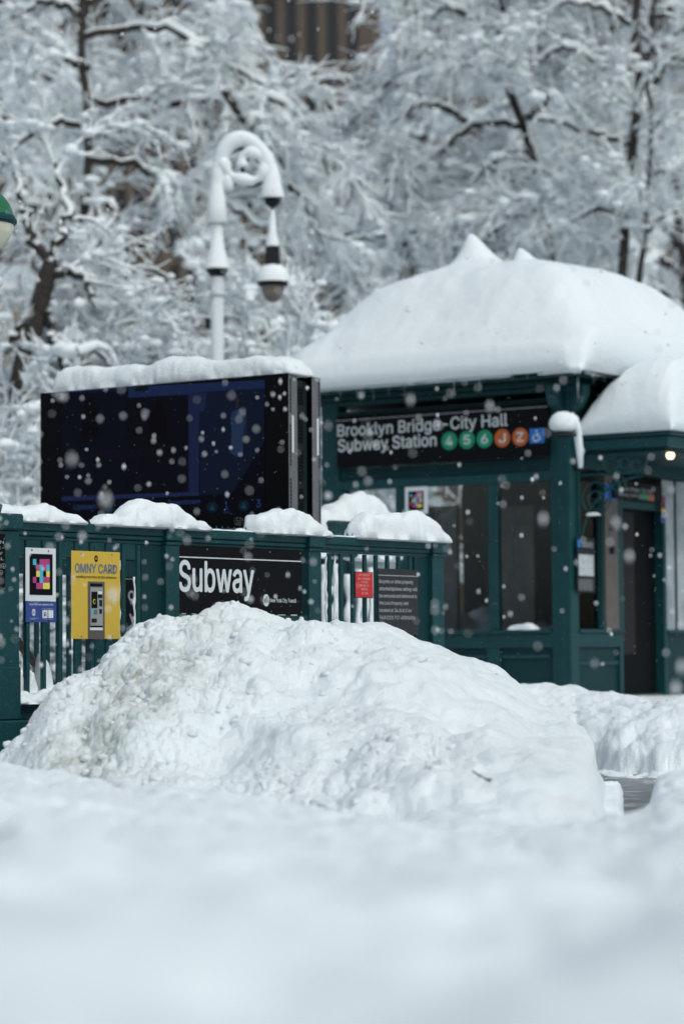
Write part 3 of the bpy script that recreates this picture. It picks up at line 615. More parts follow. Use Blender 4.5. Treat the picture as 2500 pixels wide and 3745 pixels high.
# red plate
S_ = sign_root('standpipe_sign', 'small red plate about the standpipe on the right part of the railing', 1290, -.02); X = rel(1290)
def c3(x, y): return X(1050 + x / 2.412), fz(1050 + x / 2.412, 1700 + y / 2.412)
cr = c3
plate(S_, red, 'plate', 0, X(1353.5), c3(580, 1168)[1], c3(580, 948)[1], 0, .004, .002); plate(S_, dark_metal, 'backing', -.003, X(1353.5) + .003, c3(580, 1174)[1], c3(580, 942)[1], .004, .003)
pink = mat('pale_red_ink', (.75, .42, .40), .5)
for s_, x0, x1, yb in (('NYC TRANSIT', 606, 700, 981), ('DRY STANDPIPE', 596, 708, 1015), ('SYSTEM', 624, 682, 1045), ('BROOKLYN', 613, 692, 1075), ('BRIDGE', 626, 682, 1107), ('LINE', 652, 685, 1143)): fitx(s_, x0, x1, yb, yb - 19, pink, S_)
p = c3(637, 1134); b = MB(); 
ring = [(p[0] + .0085 * math.cos(i * math.pi / 10), -.0055, p[1] + .0085 * math.sin(i * math.pi / 10)) for i in range(21)]; b.tube(ring, .0008, 5); b.build('line_ring', pink, S_); fitx('6', 632, 642, 1141, 1126, pink, S_)
for x, y in ((590, 975), (719, 988), (590, 1128), (719, 1130)): p = c3(x, y); disc(S_, grey_metal, 'screw', p[0], p[1], .0035, .0035, -.0045, .002, 10)
# black plate
S_ = sign_root('bicycle_sign', 'black plate with white lines of text about bicycles at the right end of the railing', 1371.5, -.02); X = rel(1371.5)
plate(S_, mat('faded_black_enamel', (.016, .018, .022), .5), 'plate', 0, X(1518), c3(778, 1500)[1], c3(778, 915)[1], 0, .004, .003)
pale = mat('faded_white_ink', (.42, .46, .49), .5)
plate(S_, pale, 'white_line', .002, X(1516), c3(778, 977)[1], c3(778, 971)[1], -.0045, .0015)
for s_, x1, yb in (('Bicycles or other property', 1083, 1043), ('attached to these railings will', 1119, 1107), ('be removed and delivered to', 1115, 1170), ('the Lost Property Unit', 1040, 1234), ('located at 34 St & 8 Av', 1067, 1298), ('Tel.# (212) 712-4500/4501', 1097, 1362)):
    z_ = c3(785, yb)[1]; text(s_, S_, pale, c3(785, yb)[0], X(1050 + x1 / 2.412), z_, .0245, -.0055, .02)
# newel plate
S_ = thing('station_name_plate', 'black station name plate cut off by the left edge on the newel post', 'sign', FR.w(XN - NW, -.102, 0), FR.a)
f2 = lambda px, py: FR.sz(px, py, -.11); x1 = f2(22, 2000)[0] - (XN - NW)
plate(S_, black, 'plate', .03, x1, f2(10, 2158)[1], f2(10, 1953)[1], -.0, .004, .002)
for s_, yb, L in (('BROOKLYN', 1900 + 197 / 2.24, .26), ('BRIDGE-', 1900 + 243 / 2.24, .20), ('CITY', 1900 + 289 / 2.24, .12), ('HALL', 1900 + 333 / 2.24, .13)):
    xe = f2(15, yb)[0] - (XN - NW) - (0 if s_[0] == 'B' else .008 * (1 if s_ == 'CITY' else 0)); z_ = f2(10, yb)[1]; text(s_, S_, pale, xe - L, xe, z_, .016, -.0055, .012)
for px, yb, d_ in ((14, 1900 + 380 / 2.24, '4'), (4, 1900 + 435 / 2.24, '6'), (-2, 1900 + 380 / 2.24, '5')):
    x_, z_ = f2(px, yb); x_ -= XN - NW
    ring = [(x_ + .0145 * math.cos(i * math.pi / 10), -.0055, z_ + .0145 * math.sin(i * math.pi / 10)) for i in range(21)]; MB().tube(ring, .001, 5).build('line_ring', pale, S_); text(d_, S_, pale, x_ - .005, x_ + .005, z_ - .008, .016, -.0055)
for py in (1970, 2152): x_, z_ = f2(17, py); disc(S_, steel, 'screw', x_ - XN + NW, z_, .004, .004, -.0045, .002, 10)

# --- the railing on the far side of the stair, seen through the bars
GAP = 1.75
B0 = FR.w(-.6, GAP, 0)
backf = thing('rear_railing', 'second green railing on the far side of the stair, seen through the front bars', 'railing', B0, FR.a)
MB().box(0, 4.9, -.05, -.042, 1.13, 1.245).build('fascia', teal_dark, backf); MB().box(0, 4.9, -.04, .04, 1.25, 1.395).build('top_rail', teal, backf, bevel=.004); MB().box(0, 4.9, -.028, .028, .24, .29).build('bottom_rail', teal, backf)
MB().box(0, 4.9, -.05, .05, 0, .238).build('plinth', teal, backf)
bb = MB().box(-.0145, .0145, -.012, .012, .291, 1.249).mesh('bar'); bb.materials.append(teal)
for i in range(45): link('bar', bb, None, backf, loc=(.10 + i * .105, 0, 0))
for x in (0.02, 1.6, 3.2, 4.82): MB().box(x - .05, x + .05, -.052, .052, 0, 1.34).build('post', teal, backf, bevel=.004)
# end wall and box behind the right end
FBx = Frame(B0.x, B0.y, FR.a)
def bx_(px, py, off=0): return FBx.sz(px, py, off)
s0, z0 = bx_(1196, 1903); s1, _ = bx_(1292, 1903)
bx = thing('green_box', 'small square green post box rising behind the railing between two snow caps', 'box', FBx.w(s0, 0, 0), FR.a)
MB().box(0, s1 - s0, -.06, .2, 1.335, z0).build('housing', teal, bx, bevel=.02)
MB().box(.03, s1 - s0 - .03, .06, .16, 0, 1.334).build('stand', teal, bx)
cap_on(FBx, [(1100, 1890), (1108, 1870), (1125, 1860), (1145, 1862), (1158, 1880), (1172, 1868), (1190, 1862), (1205, 1845), (1240, 1822), (1290, 1810), (1330, 1812), (1365, 1830), (1385, 1850), (1400, 1872), (1420, 1930)], 0, .3, 'large softer snow mound behind the railing around the green box', seed=14, rz=1.335, off=.12, lump=.03)
# black plate on the rear railing, partly seen
s0, zt_ = bx_(452, 2075); s1, _ = bx_(516, 2075)
S_ = thing('rear_plate', 'black plate on the rear railing with a few white letters showing between bars', 'sign', FBx.w(s0 - .15, -.03, 0), FR.a)
plate(S_, black, 'plate', 0, s1 - s0 + .5, .80, bx_(452, 2012)[1], 0, .004)
hx = lambda px, py: (bx_(px, py)[0] - s0 + .15, bx_(px, py)[1])
a_, b_ = hx(455, 2118), hx(515, 2118); plate(S_, grey_ink, 'white_line', 0, b_[0] + .4, a_[1] - .003, a_[1] + .003, -.0045, .0015)
a_, b_, c_ = hx(456, 2197), hx(500, 2197), hx(456, 2150); text('o', S_, grey_ink, a_[0], a_[0] + (b_[0] - a_[0]) * .52, a_[1], (c_[1] - a_[1]), -.0055, .03); text('c', S_, grey_ink, a_[0] + (b_[0] - a_[0]) * .56, b_[0], a_[1], (c_[1] - a_[1]), -.0055, .03)
a_, b_, c_ = hx(460, 2280), hx(485, 2280), hx(460, 2235); text('y', S_, grey_ink, a_[0], b_[0], a_[1], (c_[1] - a_[1]), -.0055, .03)
# snow clinging on the rear bars
for k_ in range(9):
    px = (1170, 1192, 1218, 1262, 1300, 1320, 1345, 1395, 1480)[k_]; x = bx_(px, 2150)[0]
    zz = np.linspace(.6, (1.27, 1.1, 1.28, 1.2, 1.24, 1.2, 1.26, 1.2, 1.25)[k_], 20)
    b = MB(); b.tube([(x + .01 * math.sin(z * 23 + k_), -.03, z) for z in zz], [(.016 + .04 * abs(mnoise.noise(Vector((z * 5, k_ * 3.1, 0))))) for z in zz], 8); o = b.build('plastered_snow', snow, sm=True, loc=B0, rot=FR.a)
    tag(o, 'vertical strip of snow plastered on the rear railing, seen between the right bars', 'snow', 'snow strips on the rear railing')
# stair handrail descending
p0, p1 = at(28, 2300, 15.9), at(150, 2455, 16.6)
b = MB(); b.tube([p0 + (p0 - p1) * 1.2, p0, p1, p1 + (p1 - p0) * 1.5], .028, 10); o = b.build('handrail', wood, sm=True); tag(o, 'weathered grey handrail slanting down into the stair behind the left bars', 'handrail')
# stair well
st = MB().box(0, 4.9, .0, GAP - .35, ROAD, .03).build('stair_landing', snow, loc=FR.w(-.6, .25, 0), rot=FR.a); tag(st, None, None, kind='structure')
# ================================================================ the double information display
AF = math.atan2(-.5625, .827)
DF = Frame(-2.396, 20.36, AF)
dx = lambda px: DF.x(px, 0, 1600)
DW = dx(1056); zt = DF.z(1050, 1362); zb = DF.z(1000, 1925)
DH = FR.o  # unused anchor
def display(name, label, y0, front=True):
    r = thing(name, label, 'display screen', DF.w(0, y0, 0), AF, 'screens over the stair')
    DT = .115
    MB().box(.012, DW - .03, .004, DT - .004, zb + .01, zt - .012).build('housing', dark_metal, r)
    MB().box(0, DW - .0, -.006, .002, zb, zt - .002).build('front_glass', mat('display_glass', (.0015, .0016, .003), .2, spec=.14), r, bevel=.006)
    s = MB(); s.box(DW - .028, DW, .004, DT, zb + .004, zt - .004); fr_ = s.build('side_frame', grey_metal, r, bevel=.006)
    MB().box(0, DW - .03, .004, DT, zt - .011, zt - .001).build('top_frame', dark_metal, r); MB().box(-.006, .01, .004, DT, zb, zt - .012).build('side_frame', grey_metal, r)
    MB().box(.05, DW, -.0, DT, zb - .045, zb - .002).build('bottom_frame', grey_metal, r, bevel=.004)
    hole = MB().box(0, .003, -.007, .007, -.011, .011).mesh('vent_hole'); hole.materials.append(black)
    z = zb + .06; k = 0
    while z < zt - .05:
        if k % 14 < 11: link('vent_hole', hole, None, fr_, loc=(DW - .0005, .022 if front else .09, z))
        z += .0285; k += 1
    MB().box(0, .003, -.012, .012, -.14, .14).build('serial_label', offwhite, r, loc=(DW, .05 if front else .07, zb + (zt - zb) * .6))
    for x in (.5, DW - .5): MB().box(x - .05, x + .05, .03, .10, .17, zb - .046).build('leg', teal, r)
    return r
d1 = display('information_display', 'large black information display with a dim blue picture and train times, nearer of the pair', 0)
d2 = display('information_display', 'rear information display of the pair, only its grey perforated edge showing', .305, False)
cp = MB(); cp.box(DW - .075, DW - .045, .118, .30, zb + .02, zt - .04); c_ = cp.build('joint_cover', mat('dark_green_panel', (.004, .018, .012), .5), d1)
sl = MB().box(0, .004, -.0075, .0075, -.010, .010).mesh('grille_hole'); sl.materials.append(black)
gcol = MB().box(DW - .046, DW - .043, .165, .25, zb + .05, zt - .08).build('grille', dark_metal, d1)
z = zb + .07; k = 0
while z < zt - .09:
    if k % 11 < 9:
        for yy in (.177, .1965, .216, .2355): link('grille_hole', sl, None, gcol, loc=(DW - .0435, yy, z))
    z += .026; k += 1
# picture on the screen
def em(n, c, s): return mat(n, tuple(v * .2 for v in c), .3, spec=.1, emit=(c, s))
c7 = lambda x, y: DF.sz(100 + x / 1.3635, 1250 + y / 1.3635)
def scr(nm, m, pts, y=-.0075, th=.001):
    b = MB(); q = [c7(*p) for p in pts]; b.quadxz(q[::-1], y - th, y); return b.build(nm, m, d1)
scr('screen', em('screen_dark', (.0012, .0012, .0035), 1), [(176, 243), (1187, 190), (1183, 860), (175, 880)])
scr('picture_panel', em('screen_navy', (.0014, .0017, .0055), 1), [(176, 246), (505, 230), (503, 772), (176, 790)], -.0087)
scr('picture_panel', em('screen_plum', (.0016, .0014, .004), 1), [(508, 280), (806, 262), (806, 752), (508, 768)], -.0087)
scr('picture_panel', em('screen_blue_band', (.004, .0075, .026), 1), [(808, 255), (862, 250), (858, 762), (806, 765)], -.0087)
scr('picture_panel', em('screen_slate', (.0025, .005, .014), 1), [(864, 250), (1186, 234), (1182, 500), (1020, 760), (862, 762)], -.0087)
scr('picture_band', em('screen_bright', (.006, .013, .044), 1), [(508, 225), (1187, 190), (1187, 232), (864, 250), (808, 262), (508, 279)], -.0095)
scr('picture_band', MATS['screen_blue_band'], [(176, 243), (505, 228), (505, 242), (176, 256)], -.0095)
scr('picture_band', em('screen_band_low', (.008, .012, .045), 1), [(176, 772), (806, 750), (860, 748), (860, 766), (176, 795)], -.0095)
scr('picture_glow', em('screen_mid', (.006, .010, .034), 1), [(806, 262), (900, 252), (888, 345), (862, 350), (858, 740), (812, 745)], -.0100)
skin = em('screen_skin', (.010, .010, .017), 1); dress = em('screen_dress', (.010, .021, .050), 1); hair = em('screen_hair', (.004, .004, .007), 1)
scr('picture_figure', hair, [(1030, 300), (1035, 262), (1052, 252), (1072, 262), (1078, 330), (1060, 335)], -.0105)
scr('picture_figure', skin, [(1038, 272), (1055, 265), (1062, 290), (1056, 320), (1060, 340), (1046, 342), (1040, 318)], -.0115)
scr('picture_figure', dress, [(1024, 352), (1046, 338), (1064, 338), (1088, 348), (1092, 400), (1082, 440), (1078, 560), (1050, 575), (1016, 555), (1024, 450), (1018, 400)], -.0120)
scr('picture_figure', skin, [(1090, 352), (1100, 380), (1098, 470), (1088, 510), (1086, 440), (1092, 400)], -.0125)
for qx, qy in ((318, 300), (655, 320)):
    scr('picture_figure', em('screen_shadow', (.0012, .0008, .0016), 1), [(qx - 14, qy), (qx - 6, qy - 28), (qx + 12, qy - 28), (qx + 16, qy), (qx + 44, qy + 50), (qx + 40, qy + 180), (qx - 42, qy + 190), (qx - 38, qy + 52)], -.0105)
def dtext(s, x0, x1, yb, cap, m, bold=.01):
    a, b, c = c7(x0, yb), c7(x1, yb), c7(x0, yb - cap); return text(s, d1, m, a[0], b[0], a[1], c[1] - a[1], -.0125, bold)
dt = em('screen_text', (.012, .028, .085), 1); ft = em('screen_faint_text', (.0035, .0035, .009), 1); gd = em('screen_green', (.001, .010, .010), 1)
dtext('ANTHROPOLOGIE', 240, 690, 590, 36, ft)
dtext('Uptown', 238, 350, 838, 26, dt); dtext('Downtown', 708, 866, 815, 24, dt); dtext('MIN', 982, 1016, 857, 10, dt); dtext('1', 990, 1004, 836, 40, dt, .02); dtext('3', 1146, 1168, 826, 38, dt, .01); dtext('4', 462, 482, 838, 30, dt)
for x, y, d_ in ((412, 838, '6'), (926, 826, '4'), (1083, 818, '4')):
    a, b = c7(x - 26, y), c7(x, y - 26); c = c7(x, y); disc(d1, gd, 'line_bullet', c[0], c[1], c[0] - a[0], (b[1] - c[1]), -.0095)
    dtext(d_, x - 10, x + 11, y + 15, 30, dt)
cm = MB(); a = c7(548, 248); b_ = c7(604, 222); cm.box(a[0], b_[0], -.03, -.008, a[1], b_[1]); cm.build('sensor', black, d1, bevel=.004)
prof = []
for px, py in [(206, 1408), (212, 1372), (232, 1348), (262, 1336), (320, 1334), (400, 1342), (450, 1332), (500, 1330), (545, 1330), (590, 1312), (640, 1298), (690, 1300), (760, 1316), (830, 1314), (900, 1306), (960, 1297), (1010, 1300), (1050, 1312), (1075, 1335), (1084, 1362)]:
    s_, z_ = DF.sz(px, py, .06); prof.append((s_, z_ + .0, zt))
xs = prof[0][0]; o = snow_cap('display_snow', [(a - xs, max(b, c + .01), c) for a, b, c in prof], .34, seed=55, lump=.011); o.location = DF.w(xs, .15, 0); o.rotation_euler = (0, 0, AF)
tag(o, 'long wavy snow cap lying on top of the information display', 'snow')

# ================================================================ elevator kiosk
KC = Vector((2.115, 23.8, 0)); KW = 2.80; KD = 3.0
dirx = Vector((.827, -.5625, 0)).normalized(); AK = math.atan2(dirx.y, dirx.x)
KO = KC - dirx * KW
KF = Frame(KO.x, KO.y, AK)                               # front: x 0..KW
KS = Frame(KC.x, KC.y, AK + math.pi / 2)                 # right side: x' 0..KD goes away; its outside is -y' = +x
kiosk = thing('elevator_kiosk', 'dark green glazed kiosk with a deep snow roof and a black station name sign', 'kiosk', KO, AK)
x_ = lambda px, py=1900: KF.sz(px, py)[0]; z_ = lambda px, py: KF.sz(px, py)[1]
ZS = z_(1900, 2303); ZG0, ZG1 = ZS, z_(1900, 1762); ZSB, ZST = z_(1240, 1712), z_(1240, 1524); ZC = z_(2000, 1362)
ZF = ZST + .10                                           # under the cornice
xl, xr = 0.0, KW
def kb(nm, m, x0, x1, y0, y1, z0, z1, bev=.004, par=kiosk): return MB().box(x0, x1, y0, y1, z0, z1).build(nm, m, par, bevel=bev)
PW = KW - x_(2013)
kb('corner_post', teal, KW - PW, KW, 0, .16, 0, ZF); kb('corner_post', teal, 0, PW, 0, .16, 0, ZF); kb('corner_post', teal, 0, .2, KD - .2, KD, 0, ZF); kb('corner_post', teal, KW - .2, KW, KD - .2, KD, 0, ZF)
# fluted strips on the corner post
for x in (KW - PW + .02, KW - PW + .085, KW - .03): kb('post_moulding', teal, x, x + .012, -.008, -.0005, .1, ZF - .1, .002)
# front face: base panels, sill, mullions, transom, name sign
kb('sill', teal, PW, KW - PW, -.03, .12, ZS - .035, ZS - .001); kb('base_rail', teal, PW, KW - PW, .0, .10, ZS - .17, ZS - .037)
kb('base_panel', teal_dark, PW, KW - PW, .035, .09, .0, ZS - .172)
mull = [(x_(1445, 2100), x_(1492, 2100)), (x_(1783, 2100), x_(1816, 2100))]
kb('base_stile', teal, mull[1][0] - .02, mull[1][1] + .02, .0, .034, 0, ZS - .172); kb('base_stile', teal, mull[0][0], mull[0][1], .0, .034, 0, ZS - .172)
kb('base_moulding', teal, mull[1][1] + .03, KW - PW - .02, .015, .034, ZS - .27, ZS - .235); kb('base_moulding', teal, mull[0][1] + .03, mull[1][0] - .03, .015, .034, ZS - .27, ZS - .235)
for a, b in mull: kb('mullion', teal, a, b, .01, .09, ZS, ZG1)
kb('window_jamb', teal, PW, x_(1262, 2100), .01, .09, ZS, ZG1)
kb('transom', teal, PW, KW - PW, .0, .10, ZG1 + .001, ZG1 + .09); kb('transom_frieze', teal_dark, PW, KW - PW, .02, .10, ZG1 + .092, ZSB - .012)
dent = MB().box(0, .016, 0, .012, -.012, .012).mesh('frieze_ornament'); dent.materials.append(teal)
k = 0
xq = x_(1262, 1730)
while xq < KW - PW - .03: link('frieze_ornament', dent, None, kiosk, loc=(xq, .008, (ZG1 + ZSB) / 2 + .035)); xq += .036
panes = [(x_(1262, 2100), mull[0][0]), (mull[0][1], mull[1][0]), (mull[1][1], KW - PW)]
for a, b in panes: kb('window_pane', glass, a + .002, b - .002, .045, .052, ZS + .001, ZG1 - .001, 0)
# name sign
sg = thing('station_name_sign', 'black station name sign with green, orange and blue symbols across the kiosk front', 'sign', KF.w(0, -.045, 0), AK)
KSg = Frame(KF.w(0, -.05, 0).x, KF.w(0, -.05, 0).y, AK)
sx = lambda px, py: KSg.sz(px, py)
plate(sg, black, 'plate', sx(1236, 1600)[0], sx(2007, 1600)[0], sx(1240, 1712)[1], sx(1240, 1522)[1], 0, .03, .003)
MB().box(PW, KW - PW, -.0, .04, ZSB - .01, ZST + .04).build('sign_backing', teal_dark, kiosk)
zl = sx(1400, 1529)[1]; plate(sg, grey_ink, 'white_line', sx(1236, 1540)[0], sx(2005, 1500)[0], zl - .004, zl + .004, -.031, .002)
c4 = lambda x, y: sx(1150 + x / 1.742, 1300 + y / 1.742)
def kt(s, x0, x1, yb, yc, bold=.022): a, b, c = c4(x0, yb[0]), c4(x1, yb[1]), c4(x0, yc); return text(s, sg, mat('sign_white', (.60, .65, .68), .45), a[0], b[0], a[1], c[1] - a[1], -.0325, bold)
kt('Brooklyn Bridge-City Hall', 156, 1237, (518, 462), 444); kt('Subway Station', 160, 784, (614, 583), 538)
for px, py, m, s in ((867, 545, green_b, '4'), (979, 538, green_b, '5'), (1091, 532, green_b, '6'), (1204, 527, orange_b, 'J'), (1318, 520, orange_b, 'Z')):
    c = c4(px, py); r1 = c4(px + 50, py)[0] - c[0]; rz = c4(px, py - 58)[1] - c[1]; disc(sg, m, 'line_bullet', c[0], c[1], r1, rz, -.0315, .002)
    text(s, sg, MATS['sign_white'], c[0] - r1 * .42, c[0] + r1 * .42, c[1] - rz * .50, rz * 1.0, -.0345, .028)
a, b = c4(1379, 562), c4(1471, 462); plate(sg, isa, 'access_symbol', a[0], b[0], a[1], b[1], -.0315, .002)
def wheelchair(par, cx, cz, s, y, m, sxx=1.0):
    t = .045 * s; P = lambda u, v: (cx + u * s * sxx, y, cz + v * s)
    b = MB(); b.tube([P(-.02, .22), P(.0, -.02), P(.2, -.04), P(.27, -.26), P(.34, -.24)], t, 6); b.tube([P(.0, .1), P(.17, .1)], t, 6)
    b.tube([P(-.08 + .23 * math.cos(q), -.15 + .23 * math.sin(q)) for q in np.linspace(2.0, 6.0, 14)], t, 6); b.lathe([(0.001, -.07 * s), (.05 * s, -.05 * s), (.07 * s, 0), (.05 * s, .05 * s), (.001, .07 * s)], (cx - .03 * s, y), 8)
    for v in b.bm.verts[-40:]: v.co.z += cz + .33 * s
    for v in b.bm.verts: v.co.y = y + (v.co.y - y) * .05
    return b.build('wheelchair_symbol', m, par)
c = c4(1425, 512); wheelchair(sg, c[0], c[1], (b[1] - a[1]), -.0345, MATS['sign_white'], .9)
# colour code sticker on the window
cs = thing('window_code_sticker', 'small pink and yellow code plate fixed to the kiosk window', 'sign', KF.w(0, -.02, 0), AK)
a, b = KF.sz(1481, 1882, -.02), KF.sz(1564, 1778, -.02); plate(cs, offwhite, 'plate', a[0], b[0], a[1], b[1], 0, .004, .003)
a2, b2 = KF.sz(1482, 1940, -.02), KF.sz(1562, 1883, -.02); plate(cs, blue, 'lower_plate', a2[0], b2[0], a2[1], a[1] - .002, 0, .004)
A_, B_ = KF.sz(1494, 1868, -.02), KF.sz(1549, 1795, -.02); plate(cs, black, 'code_field', A_[0], B_[0], A_[1], B_[1], -.0045, .002)
ux, uz = (B_[0] - A_[0]) / 6.4, (B_[1] - A_[1]) / 7.2
for r_i, row in enumerate(code):
    for c_i, ch in enumerate(row):
        if ch in 'cmy': xa, zz = A_[0] + ux * (.7 + c_i), B_[1] - uz * (1.1 + r_i); plate(cs, {'c': cyan, 'm': magenta, 'y': yel}[ch], 'code_square', xa, xa + ux, zz - uz, zz, -.007, .002)
# inside of the kiosk
inner = mat('interior_dark', (.07, .07, .074), .6); inner2 = mat('interior_panel', (.42, .41, .40), .45, noise=(3, (.25, .25, .255), .4, .7)); tube_m = mat('interior_light_strip', (.30, .34, .34), .5)
kb('floor', inner, .05, KW - .05, .12, KD - .05, ROAD, .16, 0); kb('ceiling', inner, .05, KW - .05, .12, KD - .05, ZF - .1, ZF - .06, 0)
kb('shaft_wall', inner, .1, KW - .1, KD - .5, KD - .42, .161, ZF - .101, 0); kb('shaft_panel', inner2, 1.30, 1.72, 1.2, 1.26, .165, ZG1 - .15, 0); kb('shaft_panel', inner2, 2.0, 2.38, 1.1, 1.16, .165, ZG1 - .30, 0); kb('shaft_panel', inner2, .32, .7, 1.4, 1.46, .165, ZG1 - .1, 0)
kb('shaft_rail', tube_m, 1.13, 1.19, .30, .34, ZS + .32, ZG1 - .35, 0); kb('shaft_rail', tube_m, 1.86, 1.885, .5, .53, ZS + .5, ZG1 - .35, 0); kb('shaft_rail', inner2, .55, .8, .9, .93, ZG1 - .3, ZG1 - .18, 0)
prof = [(0, ZS + .01, ZS), (.05, ZS + .055, ZS), (.14, ZS + .05, ZS), (.22, ZS + .06, ZS), (.28, ZS + .045, ZS), (.33, ZS + .01, ZS)]
o = snow_cap('sill_snow', prof, .06, seed=61, lump=.012); o.location = KF.w(x_(1858, 2290), .0, 0); o.rotation_euler = (0, 0, AK); tag(o, 'little snow heap on the kiosk sill under the right front window', 'snow')

# right side of the kiosk: local coordinates through KS; x' away, y' inward
side = lambda nm, m, x0, x1, y0, y1, z0, z1, bev=.004, par=kiosk: MB().box(x0, x1, y0, y1, z0, z1).build(nm, m, par, bevel=bev, loc=(KW, 0, 0), rot=math.pi / 2)
kx = lambda px, py=2000: KS.sz(px, py)[0]; kz_ = lambda px, py: KS.sz(px, py)[1]
e0, e1, e2, e3, e4, e5, e6 = kx(2112), kx(2205), kx(2253), kx(2275), kx(2425), kx(2432), KD - .2
side('side_post', teal, .162, e0, .0, .14, 0, ZF)
ZSS = ZS
side('side_sill', teal, e0 + .001, e3, -.02, .1, ZSS - .035, ZSS); side('side_rail', teal, e0 + .001, e3, .0, .1, ZSS - .17, ZSS - .037); side('side_base_panel', teal_dark, e0 + .001, e3, .03, .1, 0, ZSS - .172); side('side_base_moulding', teal, e0 + .04, e3 - .08, .012, .029, ZSS - .34, ZSS - .30); side('side_base_stile', teal, e3 - .07, e3, .0, .029, 0, ZSS - .172)
side('side_window_pane', glass, e0 + .002, e1 - .02, .05, .056, ZSS + .001, ZG1, 0); side('window_jamb', teal, e1 - .02, e1 + .01, .0, .1, ZSS + .001, ZG1)
side('call_column', bronze, e1 + .012, e2, -.02, .1, ZSS + .001, ZG1 + .08); side('door_jamb', teal, e2 + .002, e3, -.01, .1, ZSS + .002, ZG1)
for py in (1928, 2014): c = KS.sz(2230, py); side('call_button', black, c[0] - .05, c[0] + .04, -.03, -.0205, c[1] - .035, c[1] + .035)
c = KS.sz(2224, 1800); side('access_sticker', isa, c[0] - .12, c[0] + .10, -.023, -.0205, c[1] - .075, c[1] + .075, 0)
zd = kz_(2300, 1858); zd1 = kz_(2300, 1838)
side('door_head', teal, e3, e4 + .03, -.0, .1, zd, zd1 + .02); side('doorway_shade', mat('door_shade', (.003, .005, .006), .6, spec=.1), e3 + .01, e4, .10, .13, .0, zd - .002, 0); side('door_edge', mat('door_edge_metal', (.018, .016, .015), .5, spec=.15), e3 + .12, e3 + .40, .085, .099, .55, zd - .03, 0)  # near-black sheet behind the head: the shade of the open recess, put into colour
side('door_jamb', teal, e4 + .001, e5 + .02, .0, .12, 0, zd - .001)
side('side_sill', teal, e5 + .022, e6, -.02, .1, ZSS - .035, ZSS); side('side_base_panel', teal_dark, e5 + .022, e6, .02, .1, 0, ZSS - .036)
refl_pane = mat('painted_reflection_pane', (.42, .47, .50), .35, noise=(3.2, (.22, .26, .29), .42, .68))  # pale mottled grey stands in for the white reflection on this glass
side('reflection_window_pane', refl_pane, e5 + .024, e6, .04, .05, ZSS + .001, ZG1 + .1, 0); side('mullion', teal_dark, kx(2478), kx(2482), .025, .039, ZSS + .002, ZG1 + .1, 0)
side('side_transom', teal, e0 + .001, e6, .0, .1, ZG1 + .12, ZG1 + .30); side('side_frieze', teal_dark, e0 + .001, e6, .03, .1, ZG1 + .302, ZF)
side('rear_wall', teal_dark, 0, KD - .2, KW - .1, KW - .02, 0, ZF, 0) if False else None
# sign over the door and notices
def sside(name, label): return thing(name, label, 'sign', KS.w(0, -.035, 0), KS.a)
KS2 = Frame(KS.w(0, -.06, 0).x, KS.w(0, -.06, 0).y, KS.a)
s2 = sside('door_sign', 'dim black station sign above the dark kiosk doorway')
a, b = KS2.sz(2247, 1830), KS2.sz(2422, 1776); zt2 = KS2.sz(2247, 1757)[1]; zb2 = KS2.sz(2247, 1821)[1]
plate(s2, black, 'plate', a[0], b[0], zb2, zt2, 0, .02)
q = lambda px, py: KS2.sz(px, py)
m_d = mat('dim_white_ink', (.34, .37, .39), .5)
for s, x0, x1, yb, yt in (('Brooklyn Bridge-City Hall', 2259, 2385, 1791, 1777), ('Subway Station', 2260, 2336, 1812, 1799)): A, B, C = q(x0, yb), q(x1, yb), q(x0, yt); text(s, s2, m_d, A[0], B[0], A[1], C[1] - A[1], -.0225, .03)
for i, (m, t) in enumerate(((green_b, '4'), (green_b, '5'), (green_b, '6'), (orange_b, 'J'), (orange_b, 'Z'))): c = q(2344 + i * 10.5, 1815 + i * 1.6); disc(s2, m, 'line_bullet', c[0], c[1], .035, .035, -.0215, .002, 14); text(t, s2, m_d, c[0] - .012, c[0] + .012, c[1] - .018, .036, -.025, .03)
s2 = sside('wall_notice', 'black notice board with a white paper in the narrow kiosk window')
A, B = q(2118, 2166), q(2180, 1970); plate(s2, dark_metal, 'board', A[0], B[0], A[1], B[1], 0, .004); A, B = q(2123, 2105), q(2176, 2030); plate(s2, mat('paper', (.45, .50, .52), .6, noise=(20, (.30, .33, .35), .5, .7)), 'paper', A[0], B[0], A[1], B[1], -.0045, .002)
A, B = q(2118, 2000), q(2129, 1974); plate(s2, isa, 'access_symbol', A[0], B[0], A[1], B[1], -.0045, .002)
for i in range(4): A, B = q(2132, 1983 + i * 5), q(2174, 1981 + i * 5); plate(s2, grey_ink, 'text_line', A[0], B[0], A[1] - .003, A[1] + .003, -.0045, .001)
for i in range(7): A, B = q(2122, 2120 + i * 6), q(2174, 2120 + i * 6); plate(s2, grey_ink, 'text_line', A[0], B[0], A[1] - .0025, A[1] + .0025, -.0045, .001)
s2 = sside('door_code_sticker', 'tiny pink and green code plate right of the kiosk doorway')
A, B = q(2421, 1872), q(2438, 1816); plate(s2, black, 'plate', A[0], B[0], A[1], B[1], 0, .004)
h = (B[1] - A[1]) / 5
for i, m in enumerate((yel, magenta, green_b, magenta, magenta)): plate(s2, m, 'code_square', A[0] + .02, B[0] - .03 * (i % 3), A[1] + h * i, A[1] + h * (i + .9), -.0045, .002)
A, B = q(2423, 1912), q(2440, 1885); plate(s2, blue, 'lower_plate', A[0], B[0], A[1], B[1], 0, .004)

